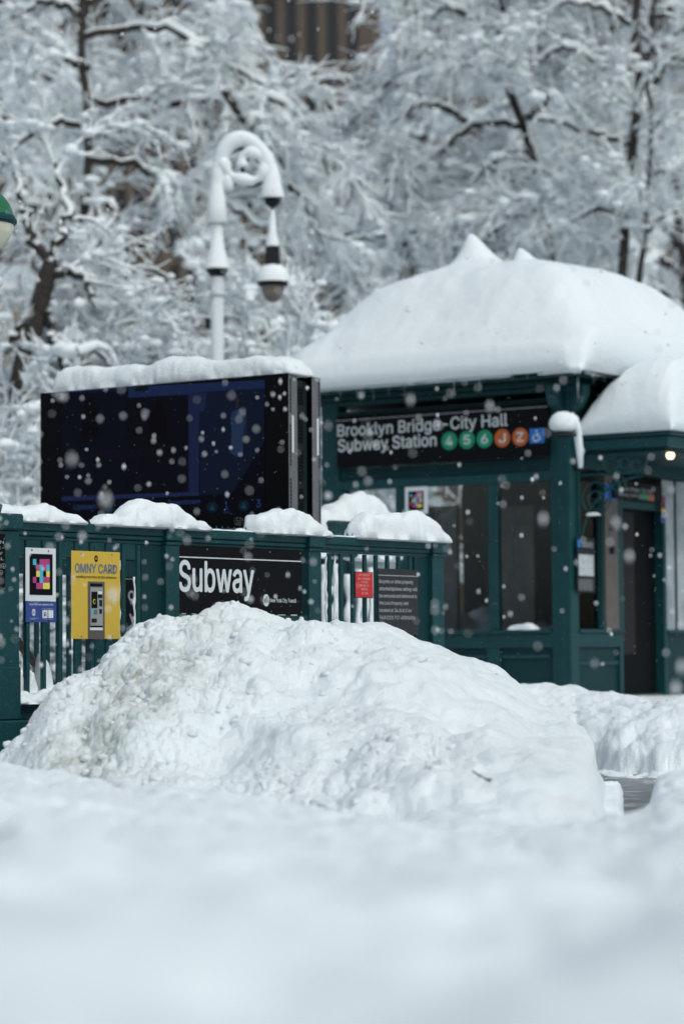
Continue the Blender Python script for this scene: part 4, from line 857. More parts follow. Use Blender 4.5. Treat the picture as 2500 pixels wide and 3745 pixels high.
# cornice
def ring(nm, m, o, z0, z1, inn=.25, bev=.012):
    b = MB(); b.box(-o, KW + o, -o, KD + o, z0, z1); return b.build(nm, m, kiosk, bevel=bev)
ring('architrave', teal, .012, ZF, ZF + .05); ring('cornice_soffit', teal_dark, .07, ZF + .052, ZF + .11); ring('cornice_ledge', teal, .17, ZF + .112, ZF + .15, bev=.01)
ring('cornice_band', teal_dark, .13, ZF + .152, ZF + .24); ring('cornice_band', teal, .20, ZF + .242, ZF + .31); 
ZE = ZC
ring('gutter', teal, .26, ZF + .312, ZE, bev=.02)
# console under the corner
for u, rot in ((KW - PW / 2 - .01, 0),):
    b = MB(); b.quadxz([(0, ZF + .05), (-.14, ZF + .05), (-.13, ZF - .05), (-.08, ZF - .14), (0, ZF - .2)], -.06, .06); b.build('console', teal, kiosk, loc=(u, -.0, 0), rot=math.pi / 2, bevel=.006)
b = MB(); b.quadxz([(0, ZF + .05), (.16, ZF + .05), (.15, ZF - .05), (.09, ZF - .16), (0, ZF - .24)], -.06, .06); b.build('console', teal, kiosk, loc=(KW, .08, 0), bevel=.006)
# roof snow: two-tiered dome over a hipped roof
nU, nV = 200, 200; OH = .40
U, V = np.meshgrid(np.linspace(-OH - .12, KW + OH - .04, nU), np.linspace(-OH, KD + OH + .35, nV), indexing='ij')
hw, hd = KW / 2 + OH, KD / 2 + OH
du = np.minimum(U + OH + .12, KW + OH + .10 - U); dv = np.minimum(V + OH, KD + OH + .35 - V)
e = np.minimum(du, dv); es = -np.log(np.exp(-du * 3.2) + np.exp(-dv * 3.2)) / 3.2 + .1; es = np.clip(es, 0, 9)
es = np.minimum(e, .15 * e + .85 * es)
H1 = np.interp(es, [0, .03, .08, .16, .30, .42, .55, .75, 1.0, 1.3, 1.8], [0, .16, .28, .40, .53, .61, .80, 1.05, 1.21, 1.29, 1.32])
ker = np.ones(7) / 7
Z = H1.copy()
for _ in range(9):
    Z = np.apply_along_axis(lambda a: np.convolve(np.pad(a, 3, 'edge'), ker, 'valid'), 0, Z); Z = np.apply_along_axis(lambda a: np.convolve(np.pad(a, 3, 'edge'), ker, 'valid'), 1, Z)
mixw = np.clip(es / .12, 0, 1); Z = H1 * (1 - mixw) + Z * mixw
Z += (.035 * fbm(U * 1.3, V * 1.3, 3, 5) + .006 * fbm(U * 5, V * 5, 4, 6)) * np.clip(es / .2, 0, 1)
hip = np.exp(-((du - dv) / .16) ** 2) * np.clip(es / .2, 0, 1) * np.clip((1.2 - es) / .3, 0, 1) * (U > KW / 2) * (V < KD / 2)
Z += hip * (.0 + .03 * (clods(U * 5, V * 5, 9) - .5))
Z = Z * (1 - (1 - np.clip((KW + OH - .04 - U) / .07, 0, 1)) ** 2) ** .5
Zr = ZE - .03 + Z
top = np.stack([U, V, Zr], -1)
roofme = grid_mesh('roof_snow', top)
ro = link('roof_snow', roofme, snow_soft, loc=KO, rot=AK); sm_ = ro.modifiers.new('t', 'SOLIDIFY'); sm_.thickness = .06; sm_.offset = -1
tag(ro, 'huge smooth two-tiered snow dome covering the whole kiosk roof', 'snow')
KR = Frame(KF.w(0, KD / 2, 0).x, KF.w(0, KD / 2, 0).y, AK)
def finial(px, py, label, h, wd):
    p = KR.sz(px, py); o0 = KF.w(p[0], KD / 2, 0)
    b = MB(); k = 22; prev = None
    me = []
    for r, z in [(2.3, -.34), (1.5, -.1), (1.15, 0), (.95, .14), (.76, .32), (.58, .52), (.40, .74), (.22, .92), (.09, .985), (0.01, 1)]: me.append((r * wd, z * h))
    b.lathe(me, k=24)
    for v in b.bm.verts: t = v.co.z / h; v.co.x = v.co.x * (1.15 - .3 * t) - .10 * t; v.co.z += .03 * mnoise.noise(v.co * 6) * (1 - t * .5)
    o = b.build('snow_peak', snow_soft, sm=True, loc=(o0.x, o0.y, p[1] - h - .0), rot=AK); tag(o, label, 'snow')
finial(1752, 852, 'pointed snow peak over the finial at the top of the kiosk roof', .33, .245)
finial(1932, 904, 'smaller snow peak right of the tall one on the kiosk roof', .20, .17)
# snow line on the ledge
prof = [(i * .12, ZF + .152 + .022 + .012 * math.sin(i * 1.7), ZF + .15) for i in range(20)]
o = snow_cap('ledge_snow', prof, .045, seed=71, lump=.01); o.location = KF.w(.0, -.155, 0); o.rotation_euler = (0, 0, AK); tag(o, 'thin line of snow along the kiosk cornice ledge above the name sign', 'snow')
prof = [(0, ZF + .16, ZF + .15), (.1, ZF + .18, ZF + .15), (.22, ZF + .21, ZF + .15), (.32, ZF + .2, ZF + .15), (.38, ZF + .16, ZF + .15)]
o = snow_cap('ledge_snow', prof, .09, seed=73, lump=.01); o.location = KF.w(KW - .22, -.15, 0); o.rotation_euler = (0, 0, AK); tag(o, 'small snow mound on the cornice corner of the kiosk', 'snow')
prof = [(i * .12, ZF + .152 + .02 + .01 * math.sin(i * 2.1), ZF + .15) for i in range(9)]
o = snow_cap('ledge_snow', prof, .05, seed=74, lump=.01); o.location = KF.w(KW + .15, .02, 0); o.rotation_euler = (0, 0, AK + math.pi / 2); tag(o, 'thin line of snow on the kiosk cornice ledge round the right corner', 'snow')
# icicles
ice = mat('ice', (.55, .62, .66), .25, spec=.6)
icm = MB().cyl((0, 0, 0), (0, 0, -1), .0055, .0012, 7).mesh('icicle', sm=True); icm.materials.append(ice)
R5 = random.Random(5)
spots = [(x, -.27, R5.uniform(.10, .34)) for x in (.25, .42, .61, .8, .98, 1.16, 1.33, 1.5, 1.72, 1.86, 2.0, 2.12, 2.2, 2.28, 2.36, 2.52, 2.66, 2.9, 2.98)] + [(KW + .27, y, R5.uniform(.15, .3)) for y in (.0, .22, .3, .5)]
for x, y, L in spots:
    o = link('icicle', icm, None, loc=KF.w(x, y, ZF + .33), rot=AK); o.scale = (R5.uniform(.7, 1.3),) * 2 + (L,); tag(o, 'thin icicle, one of many alike hanging from the kiosk gutter', 'icicle', 'icicles along the kiosk gutter')
o = link('icicle', icm, None, loc=KF.w(KW + .17, -.12, ZF + .15), rot=AK); o.scale = (2.6, 2.6, .24); tag(o, 'thick single icicle hanging below the cornice corner of the kiosk', 'icicle')

# canopy over the door
cz = KS.z(2135, 1642); CP = .98; c0, c1 = .12, 3.4
can = thing('door_canopy', 'green door canopy with scrolled iron bracket projecting from the kiosk side', 'canopy', KC, AK)      # local x outward, y away
MB().box(0.002, CP, c0, c1, cz - .035, cz + .07).build('canopy_slab', teal, can, bevel=.01); MB().box(.002, CP + .03, c0 - .03, c1, cz + .072, cz + .115).build('canopy_edge', teal, can, bevel=.01)
MB().box(.05, CP - .06, c0 + .05, c1, cz - .075, cz - .037).build('canopy_soffit', teal_dark, can)
def bracket(y):
    P = lambda u, v: (u, y, cz - .06 - v); b = MB()
    t = .011
    b.tube([P(.012, .0), P(.012, .95)], .016, 6); b.tube([P(.03, .02), P(CP - .1, .02)], t, 6); b.tube([P(.03, .2), P(.62, .2), P(.72, .14)], t, 6)
    arc = [P(.03 + .62 * (1 - math.cos(q)), .9 - .66 * math.sin(q)) for q in np.linspace(0, math.pi / 2, 14)]; b.tube(arc, t, 6)
    def circ(cx, cy, r, a0=0, a1=2 * math.pi, n=16): b.tube([P(cx + r * math.cos(q), cy + r * math.sin(q)) for q in np.linspace(a0, a1, n)], t * .85, 6)
    circ(.36, .11, .075); circ(.22, .11, .05); circ(.5, .11, .05); b.tube([P(.03, .07), P(.2, .11), P(.03, .16)], t * .7, 5)
    circ(.20, .42, .15); b.tube([P(.20 + r * math.cos(q), .42 + r * math.sin(q)) for q, r in zip(np.linspace(0, 9, 22), np.linspace(.12, .02, 22))], t * .7, 5)
    circ(.44, .30, .07, 1, 7); b.tube([P(.62 + r * math.cos(q), .12 + r * math.sin(q)) for q, r in zip(np.linspace(0, 7, 18), np.linspace(.08, .02, 18))], t * .7, 5)
    b.tube([P(.70, .14), P(.78, .03)], t, 6); b.tube([P(.42, .26), P(.46, .36)], .02, 7)
    return b.build('scroll_bracket', teal, can)
bracket(c0 + .03); bracket(c1 - .3)
o = snow_cap('bracket_snow', [(0, 0, -.01), (.04, .012, -.01), (.11, .012, -.01), (.14, 0, -.01)], .03, seed=81, lump=.008); o.location = KC + dirx * .10 + Vector((0, 0, cz - .06 - .56)) + KS.d * (c0 + .03); o.rotation_euler = (0, 0, AK); tag(o, 'little snow streak caught in the scrolled canopy bracket', 'snow')
nU, nV = 150, 200
U, V = np.meshgrid(np.linspace(0.0, CP + .06, nU), np.linspace(c0 - .06, c1, nV), indexing='ij')
uu = U / (CP + .06); d0 = V - (c0 - .06)
Hc = .70 * np.clip(1 - (np.abs(uu - .86) / .90) ** 2.2, 0, 1) ** .8 * np.clip(1 - np.clip((uu - .80) / .2, 0, 1) ** 3, 0, 1) ** .5
Hc = .74 * np.interp(uu, [0, .06, .15, .25, .4, .55, .7, .85, .93, .98, 1], [.12, .34, .56, .73, .89, .96, 1, .96, .82, .55, 0])
Hc = Hc * (1 - (1 - np.clip(d0 / .6, 0, 1)) ** 2.6) ** .5
Hc += .018 * fbm(U * 3, V * 3, 3, 88) * np.clip(Hc * 5, 0, 1)
co = link('canopy_snow', grid_mesh('canopy_snow', np.stack([U, V, cz + .115 + Hc], -1)), snow_soft, loc=KC, rot=AK); m_ = co.modifiers.new('t', 'SOLIDIFY'); m_.thickness = .03; m_.offset = -1
tag(co, 'thick rounded snow mound on the door canopy at the right edge', 'snow')
# lit bulb
lp = at(2450, 1665, 23.6)
bl = thing('canopy_lamp', 'small warm glowing lamp under the door canopy', 'lamp', (lp.x, lp.y, lp.z))
MB().lathe([(.001, -.035), (.025, -.03), (.036, -.01), (.036, .01), (.02, .03)], k=14).build('bulb', mat('glowing_bulb', (1, .8, .5), .4, emit=((1, .66, .32), 6)), bl, sm=True)
MB().lathe([(.02, .03), (.06, .04), (.065, .055), (.03, .07), (.03, cz - .077 - lp.z)], k=14).build('fitting', dark_metal, bl, sm=True)
# snowy swan-neck lamp on the corner post
nl = thing('wall_lamp', 'swan-neck wall lamp on the kiosk corner buried under a round snow cap', 'lamp', KC + dirx * .0)
pts = [at(2122, 1715, 23.45), at(2118, 1650, 23.4), at(2110, 1580, 23.35), at(2098, 1540, 23.3), at(2080, 1528, 23.3), at(2062, 1545, 23.3), at(2056, 1575, 23.3)]
L_ = [p - nl.location for p in pts]
MB().tube(L_, .018, 8).build('arm', dark_metal, nl, sm=True); q0 = at(2090, 1690, 23.7) - nl.location; MB().tube([L_[0], (L_[0] + q0) / 2 + Vector((0, 0, -.05)), q0], .02, 8).build('wall_bracket', dark_metal, nl, sm=True)
b = MB(); b.lathe([(.02, .02), (.05, 0), (.13, -.04), (.135, -.05), (.0, -.045)], k=18); b.build('shade', dark_metal, nl, sm=True, loc=tuple(L_[-1]))
ns = MB(); pp = [p + Vector((0, -.01, .012)) for p in L_[:5]]; ns.tube(pp, [.022, .034, .04, .045, .05], 10); o = ns.build('arm_snow', snow_soft, sm=True, loc=nl.location); tag(o, 'white snow sleeve along the arm of the swan-neck wall lamp', 'snow')
c = at(2058, 1545, 23.28); b = MB(); b.lathe([(.001, .105), (.05, .098), (.095, .07), (.125, .02), (.132, -.02), (.12, -.055), (.08, -.085), (.03, -.098), (.001, -.10)], k=22); o = b.build('lamp_snow', snow_soft, sm=True, loc=c); o.scale = (1, 1, .98); tag(o, 'egg-shaped snow cap sitting on the swan-neck wall lamp', 'snow')
# ================================================================ trees laden with snow
def norm(a): return a / (np.linalg.norm(a, axis=-1, keepdims=True) + 1e-9)
def resample(pts, k, wob=0.0, rg=rng):
    pts = np.array(pts, float); d = np.r_[0, np.cumsum(np.linalg.norm(np.diff(pts, axis=0), axis=1))]; t = np.linspace(0, d[-1], k)
    P = np.stack([np.interp(t, d, pts[:, i]) for i in range(3)], 1)
    for _ in range(2): P[1:-1] = (P[:-2] + 2 * P[1:-1] + P[2:]) / 4
    if wob: P[1:-1] += rg.normal(0, wob, P[1:-1].shape)
    return P
def spawn(par, m, L, k, rg, droop=.5, spread=.9, t0=.1, along=.45, up=.0, flat=.7):
    """m children per parent polyline par (n,kp,3) -> (n*m,k,3) and lengths"""
    n, kp = par.shape[:2]; t = rg.uniform(t0, 1, (n, m)) * (kp - 1.001); i = t.astype(int); f = (t - i)[..., None]
    a = np.take_along_axis(par, np.repeat(i[..., None], 3, 2), 1); b = np.take_along_axis(par, np.repeat(i[..., None] + 1, 3, 2), 1)
    o = (a * (1 - f) + b * f).reshape(-1, 3); tan = norm(b - a).reshape(-1, 3)
    r = rg.normal(0, 1, o.shape); r[:, 1] *= flat; r[:, 2] += up; r = norm(r - (r * tan).sum(1, keepdims=True) * tan * .8)
    d = norm(tan * along + r * spread); ln = rg.uniform(L[0], L[1], len(o)); P = np.zeros((len(o), k, 3)); P[:, 0] = o
    dd = d.copy(); st = (ln / (k - 1))[:, None]
    for j in range(1, k):
        P[:, j] = P[:, j - 1] + dd * st; dd[:, 2] -= droop * st[:, 0] * (1.2 if j > 1 else .6); dd = norm(dd + rg.normal(0, .12, dd.shape))
    return P
def tubes(polys, r0, r1, k=4, zoff=0.0, wide=1.0):
    """polys (n,m,3) -> verts, quads; zoff lifts along z"""
    n, m = polys.shape[:2]; T = np.gradient(polys, axis=1); T = norm(T)
    ref = np.zeros_like(T); ref[..., 2] = 1; steep = np.abs(T[..., 2]) > .93; ref[steep] = (1, 0, 0)
    a = norm(np.cross(T, ref)); b = np.cross(a, T)
    R = (np.linspace(0, 1, m)[None, :, None] * (np.asarray(r1).reshape(-1, 1, 1) - np.asarray(r0).reshape(-1, 1, 1)) + np.asarray(r0).reshape(-1, 1, 1))
    V = np.zeros((n, m, k, 3))
    for j in range(k):
        q = 2 * np.pi * j / k + np.pi / 4; V[:, :, j] = polys + (a * math.cos(q) * wide + b * math.sin(q)) * R
    V[..., 2] += zoff
    i = np.arange(n * m * k).reshape(n, m, k); j2 = np.roll(i, -1, 2)
    F = np.stack([i[:, :-1], j2[:, :-1], j2[:, 1:], i[:, 1:]], -1).reshape(-1, 4)
    return V.reshape(-1, 3), F
class Acc:
    def __init__(s): s.V, s.F, s.M, s.n = [], [], [], 0
    def add(s, VF, mi): V, F = VF; s.V.append(V); s.F.append(F + s.n); s.M.append(np.full(len(F), mi)); s.n += len(V)
    def obj(s, name, parent, sm=False):
        V = np.vstack(s.V); 
        if parent is not None: V = V - np.array(parent.location)
        o = link(name, raw_mesh(name, V, np.vstack(s.F), np.concatenate(s.M), sm), [bark, tree_snow], parent); return o
def _ball():
    V = [(0, 0, 1)] + [(.87 * math.cos(a), .87 * math.sin(a), .45) for a in np.arange(6) * math.pi / 3] + [(.9 * math.cos(a), .9 * math.sin(a), -.4) for a in np.arange(6) * math.pi / 3] + [(0, 0, -.9)]
    F = [(1 + i, 7 + i, 7 + (i + 1) % 6, 1 + (i + 1) % 6) for i in range(6)] + [(0, 1 + i, 1 + (i + 1) % 6, 1 + (i + 2) % 6) for i in (0, 2, 4)] + [(13, 7 + (i + 2) % 6, 7 + (i + 1) % 6, 7 + i) for i in (0, 2, 4)]
    return np.array(V), np.array(F)
ICV, ICQ = _ball()
def snowy_limb(P, r0, r1, rg, sn=.05):
    """bark tube with a lumpy ridge of snow on its upper side"""
    A = Acc(); P = np.array(P)[None]; A.add(tubes(P, r0, r1, 8), 0)
    m = P.shape[1]; T = norm(np.gradient(P, axis=1)); fl = np.clip(1.15 - np.abs(T[..., 2]) ** 2 * 1.25, .0, 1)[0] * np.clip(np.linspace(-.1, 2.4, m), .15, 1)
    th = sn * fl * (1 + .45 * rg.normal(0, 1, m)); th = np.convolve(np.pad(np.clip(th, 0, 1), 1, 'edge'), [.25, .5, .25], 'valid')
    rr = np.linspace(r0, r1, m); Q = P.copy(); Q[0, :, 2] += rr * .55 + th * .75
    n, k = 1, 7; a = norm(np.cross(T, np.array([0, 0, 1.0]) + 1e-3)); b = np.cross(a, T); V = np.zeros((1, m, k, 3))
    for j in range(k):
        q = 2 * np.pi * j / k; V[:, :, j] = Q + a * (math.cos(q) * (rr * .85 + th * .5))[None, :, None] + b * (math.sin(q) * (th + rr * .25))[None, :, None]
    i = np.arange(m * k).reshape(1, m, k); j2 = np.roll(i, -1, 2); F = np.stack([i[:, :-1], j2[:, :-1], j2[:, 1:], i[:, 1:]], -1).reshape(-1, 4)
    A.add((V.reshape(-1, 3), F), 1); return A
def crown(limbs, rg, dens=1.0, scale=1.0, droop=.5, flat=.8, t0=.15, L1=(.8, 1.9), sn=1.0):
    """twig mass along limbs: three generations of snow-coated twigs"""
    A = Acc()
    for P in limbs:
        P = resample(P, 14)[None]; ln = np.linalg.norm(np.diff(P[0], axis=0), axis=1).sum()
        l1 = spawn(P, max(3, int(ln * 3.1 * dens)), (L1[0] * scale, L1[1] * 1.1 * scale), 6, rg, droop, .8, t0, .7, .15, flat)
        l2 = spawn(l1, int(11 * dens) + 1, (.35 * scale, .95 * scale), 4, rg, droop * 1.1, .62, .08, .9, 0, flat)
        l3 = spawn(l2, int(3.4 * dens) + 1, (.18 * scale, .46 * scale), 3, rg, droop, .55, .1, .9, 0, 1)
        A.add(tubes(l1, .014, .005, 3), 0); A.add(tubes(l1, .030 * sn, .020 * sn, 4, .024 * sn), 1)
        A.add(tubes(l2[::2], .008, .004, 3), 0); A.add(tubes(l2, .021 * sn, .012 * sn, 3, .014 * sn), 1)
        A.add(tubes(l3, .0145 * sn, .006 * sn, 3, .003), 1)
        for q, pr_, r0_, r1_ in ((l1, .6, .05, .13), (l2, .16, .035, .08)):     # clumps of snow held in the twigs
            pts = q[:, 1:].reshape(-1, 3); pts = pts[rg.random(len(pts)) < pr_]; R_c = rg.uniform(r0_, r1_, len(pts)) * sn
            s_ = rg.uniform(.7, 1.4, (len(pts), 1, 3)) * np.array([1.25, 1.25, .62]); V = (pts + (0, 0, .02))[:, None, :] + ICV[None] * s_ * R_c[:, None, None]
            F = ICQ[None] + (np.arange(len(pts)) * len(ICV))[:, None, None]; A.add((V.reshape(-1, 3), F.reshape(-1, 4)), 1)
    return A
def tree(name, label, base, trunk, limbs, seed, dens=1.0, scale=1.0, droop=.5, r=(.17, .06), lr=(.07, .02), sn=1.0, extra=None, group='snow-laden trees behind the station', L1=(.8, 1.9), flat=.8, back=0.0):
    rg = np.random.default_rng(seed)
    limbs = [[Vector(p) + Vector((0, back * min(1, i / 2.5) if abs(L[-1].x - L[0].x) > .9 or len(L) < 5 else 0, 0)) for i, p in enumerate(L)] for L in limbs]; t = thing(name, label, 'tree', tuple(base), 0, group)
    tp = resample([tuple(base)] + [tuple(p) for p in trunk], 26, .02, rg); snowy_limb(tp, r[0], r[1], rg, .03).obj('trunk', t, True)
    LL = []
    for L in limbs:
        P = resample([tuple(p) for p in L], 18, .03, rg); LL.append(P); snowy_limb(P, lr[0], lr[1], rg, .055 * sn).obj('branch', t, True)
    cr = crown(LL + ([tp[10:] + (0, back * .9, 0)] if extra is None else extra), rg, dens, scale, droop, sn=sn, L1=L1, flat=flat).obj('twigs', t); cr['kind'] = 'stuff'; return t
def A_(px, py, Y): return at(px, py, Y)
def base(px, Y, z=1.0):
    p = at(px, 2300, Y); return Vector((p.x, p.y, z if Y > 32 else .15))
# left foreground tree (limbs reach right)
Y = 37.0
tree('snowy_tree', 'large snow-laden tree at the left whose long limbs arch over the street lamp', base(240, Y), [A_(250, 1500, Y), A_(300, 1000, Y), A_(325, 560, Y), A_(320, 330, Y), A_(300, 100, Y), A_(290, -250, Y)], [
    [A_(325, 580, Y), A_(500, 590, Y - .3), A_(640, 640, Y - .6), A_(800, 690, Y - .8), A_(960, 800, Y - 1)],
    [A_(320, 360, Y), A_(500, 350, Y - .2), A_(700, 345, Y - .5), A_(820, 310, Y - .8), A_(1000, 300, Y - 1), A_(1120, 420, Y - 1.1), A_(1200, 600, Y - 1.2)],
    [A_(310, 130, Y), A_(480, 60, Y), A_(680, 90, Y - .4), A_(820, 190, Y - .6), A_(980, 280, Y - .8), A_(1120, 370, Y - .8)],
    [A_(820, 330, Y - .8), A_(900, 420, Y - .9), A_(1020, 560, Y - 1), A_(1100, 700, Y - 1.1), A_(1180, 860, Y - 1.2)],
    [A_(310, 0, Y), A_(500, -120, Y), A_(700, -60, Y - .2)],
    [A_(320, 470, Y), A_(200, 420, Y - .4), A_(60, 480, Y - .8), A_(-40, 600, Y - 1)],
    [A_(320, 250, Y), A_(180, 180, Y - .4), A_(40, 220, Y - .8)],
    [A_(320, 700, Y), A_(420, 760, Y - .5), A_(360, 900, Y - .9)],
    [A_(300, 60, Y), A_(160, -30, Y - .4), A_(20, 20, Y - .6)]], 3, 1.0, .85, .9, back=.8, L1=(.6, 1.5), r=(.085, .05), lr=(.065, .02))
Y = 31.0
tree('snowy_tree', 'dark leaning trunk with drooping white boughs at the far left below the globe lamp', base(130, Y), [A_(90, 1800, Y), A_(60, 1550, Y), A_(90, 1300, Y), A_(130, 1160, Y), A_(165, 1040, Y), A_(190, 960, Y)], [
    [A_(140, 1150, Y), A_(60, 1180, Y - .3), A_(-20, 1300, Y - .5)], [A_(190, 960, Y), A_(230, 800, Y), A_(210, 640, Y), A_(150, 500, Y)], [A_(180, 1000, Y), A_(280, 980, Y - .3), A_(330, 1100, Y - .5)],
    [A_(150, 1120, Y), A_(200, 1250, Y - .2), A_(230, 1400, Y - .3)], [A_(90, 1300, Y), A_(180, 1230, Y), A_(300, 1250, Y - .2), A_(400, 1330, Y - .3)], [A_(60, 1550, Y), A_(10, 1450, Y), A_(-30, 1350, Y)],
    [A_(185, 970, Y), A_(110, 850, Y - .2), A_(60, 700, Y - .3), A_(20, 560, Y - .3)], [A_(80, 1600, Y), A_(130, 1500, Y), A_(180, 1480, Y)]], 5, .85, .8, 1.0, (.16, .11), (.07, .02), back=.7)
Y = 38.5
tree('snowy_tree', 'tall forked tree with two dark parallel trunks at the upper right', base(2260, Y), [A_(2262, 1200, Y), A_(2278, 930, Y), A_(2300, 700, Y), A_(2312, 540, Y), A_(2330, 480, Y), A_(2340, 250, Y), A_(2320, 150, Y), A_(2330, -200, Y)], [
    [A_(2335, 1250, Y), A_(2345, 930, Y), A_(2365, 700, Y), A_(2385, 480, Y), A_(2370, 340, Y), A_(2380, 100, Y), A_(2400, -200, Y)],
    [A_(2300, 520, Y), A_(2200, 470, Y - .4), A_(2060, 420, Y - .8), A_(1980, 390, Y - 1)], [A_(2380, 460, Y), A_(2450, 400, Y - .4), A_(2550, 380, Y - .8)],
    [A_(2340, 260, Y), A_(2200, 200, Y - .3), A_(2050, 120, Y - .6), A_(1960, 200, Y - .7)], [A_(2380, 300, Y), A_(2480, 180, Y - .4), A_(2560, 200, Y - .6)], [A_(2330, 100, Y), A_(2200, 0, Y - .4), A_(2060, -40, Y - .8)],
    [A_(2290, 780, Y), A_(2180, 740, Y - .5), A_(2080, 800, Y - .8)], [A_(2350, 850, Y), A_(2450, 760, Y - .4), A_(2560, 740, Y - .6)], [A_(2370, 640, Y), A_(2460, 600, Y - .4), A_(2550, 560, Y - .6)], [A_(2390, 60, Y), A_(2480, 0, Y), A_(2560, -40, Y)]], 7, .95, 1.05, .6, (.085, .06), (.05, .025), back=.9)
Y = 40.0
tree('snowy_tree', 'snow-coated tree with one bent dark trunk rising behind the kiosk roof', base(2040, Y), [A_(2040, 1200, Y), A_(2020, 930, Y), A_(1995, 800, Y), A_(1970, 640, Y), A_(1935, 520, Y), A_(1915, 440, Y), A_(1840, 300, Y), A_(1830, 100, Y), A_(1850, -200, Y)], [
    [A_(1925, 460, Y), A_(1800, 430, Y - .4), A_(1680, 440, Y - .5), A_(1590, 530, Y - .7), A_(1500, 605, Y - .8), A_(1400, 635, Y - .9), A_(1335, 615, Y - .9)],
    [A_(1950, 560, Y), A_(1860, 540, Y - .4), A_(1740, 620, Y - .8), A_(1700, 740, Y - .9)], [A_(1840, 300, Y), A_(1700, 200, Y - .3), A_(1540, 160, Y - .6), A_(1430, 240, Y - .8), A_(1380, 350, Y - .8)],
    [A_(1840, 250, Y), A_(1960, 150, Y - .4), A_(2080, 130, Y - .6)], [A_(1830, 120, Y), A_(1700, 20, Y - .4), A_(1560, 0, Y - .6), A_(1440, 60, Y - .8)], [A_(1990, 760, Y), A_(1880, 780, Y - .4), A_(1780, 850, Y - .6)],
    [A_(1840, 60, Y), A_(1960, -20, Y - .4), A_(2080, -20, Y - .6)], [A_(1980, 700, Y), A_(2080, 640, Y - .4), A_(2160, 660, Y - .6)], [A_(1920, 440, Y), A_(2020, 330, Y - .4), A_(2120, 300, Y - .6)], [A_(1700, 440, Y - .5), A_(1600, 360, Y - .6), A_(1480, 370, Y - .7), A_(1400, 460, Y - .8)]], 9, 1.0, 1.0, .55, (.10, .05), (.06, .03), back=.8)
Y = 42.0
tree('snowy_tree', 'snow-coated tree behind the left slope of the kiosk roof, thick low limbs', base(1560, Y), [A_(1560, 1300, Y), A_(1540, 1050, Y), A_(1480, 900, Y), A_(1420, 760, Y), A_(1360, 640, Y)], [
    [A_(1540, 1050, Y), A_(1640, 850, Y - .3), A_(1760, 760, Y - .5), A_(1860, 700, Y - .6)], [A_(1490, 920, Y), A_(1380, 850, Y - .3), A_(1260, 850, Y - .6), A_(1160, 930, Y - .8)], [A_(1550, 1150, Y), A_(1420, 1060, Y - .3), A_(1280, 1040, Y - .6), A_(1180, 1130, Y - .8)],
    [A_(1540, 1080, Y), A_(1700, 980, Y - .3), A_(1850, 900, Y - .5), A_(1960, 930, Y - .6)], [A_(1420, 780, Y), A_(1520, 690, Y - .3), A_(1650, 640, Y - .5)], [A_(1560, 1200, Y), A_(1700, 1110, Y - .3), A_(1850, 1060, Y - .3)]], 11, 1.0, .9, .7, (.15, .06), (.08, .03))
Y = 46.0
tree('snowy_tree', 'snowy tree filling the gap right of the twin trunks, low pale boughs', base(2520, Y), [A_(2520, 1300, Y), A_(2500, 1000, Y), A_(2480, 800, Y), A_(2470, 600, Y)], [
    [A_(2500, 1020, Y), A_(2400, 930, Y - .3), A_(2280, 900, Y - .6), A_(2160, 950, Y - .8)], [A_(2490, 900, Y), A_(2380, 780, Y + .3), A_(2230, 720, Y + .4), A_(2100, 700, Y + .4)], [A_(2510, 1100, Y), A_(2380, 1050, Y - .3), A_(2220, 1010, Y - .6), A_(2080, 1030, Y - .6)],
    [A_(2480, 780, Y), A_(2560, 700, Y), A_(2640, 700, Y)], [A_(2200, 900, Y + 1), A_(2150, 700, Y + 1), A_(2160, 500, Y + 1), A_(2140, 300, Y + 1)]], 13, 1.2, 1.0, .5, (.15, .07), (.08, .03))
# shrubs and small trees, nearer and brighter
def bush(px, py, Y, seed, label, hgt, wid, n=9, dens=.8, scale=.7):
    rg = np.random.default_rng(seed); b = base(px, Y, .15); top = at(px, py, Y)
    limbs = []
    for i in range(n):
        a = rg.uniform(-1, 1); z = rg.uniform(.35, 1.0); h0 = top.z * rg.uniform(.2, .5)
        p1 = Vector((b.x + a * wid * .35, b.y + rg.uniform(-.6, .6), h0 + .4)); p2 = Vector((b.x + a * wid, b.y + rg.uniform(-1, .5), top.z * z)); p3 = p2 + Vector((a * .6, 0, -.2))
        limbs.append([b + Vector((0, 0, .05)), p1, p2, p3])
    return tree('snowy_shrub', label, b, [Vector((b.x, b.y, top.z * .3)), Vector((b.x + .1, b.y, top.z * .6))], limbs, seed, dens, scale, .5, (.06, .03), (.03, .012), group='snow-covered shrubs between the display and the trees', L1=(.7, 1.5), sn=1.15)
bush(560, 1080, 33, 21, 'dense white shrub left of the street lamp pole', 3, 1.6, 12, 1.0)
bush(950, 1060, 32, 22, 'dense white shrub right of the street lamp pole', 3, 1.7, 12, 1.0)
bush(330, 1250, 33, 23, 'thin snowy shrub above the left end of the display', 4, 1.0, 8, .8)
bush(1200, 1010, 35, 24, 'snowy shrub beside the left slope of the kiosk roof', 4, 1.5, 12, 1.0)
bush(720, 1250, 29.5, 25, 'low bright shrub right behind the middle of the display', 2.5, 1.5, 10, .9)
bush(40, 1600, 28, 26, 'snow-loaded shrub left of the display at the photo edge', 2, 1.2, 10, .9)
bush(120, 2020, 25, 28, 'low snow-clogged shrub seen between the left bars of the railing', 2, 1.0, 12, 1.0)
bush(420, 2040, 25.5, 29, 'low snow-clogged shrub behind the rear railing right of the yellow plate', 2, .9, 10, 1.0)
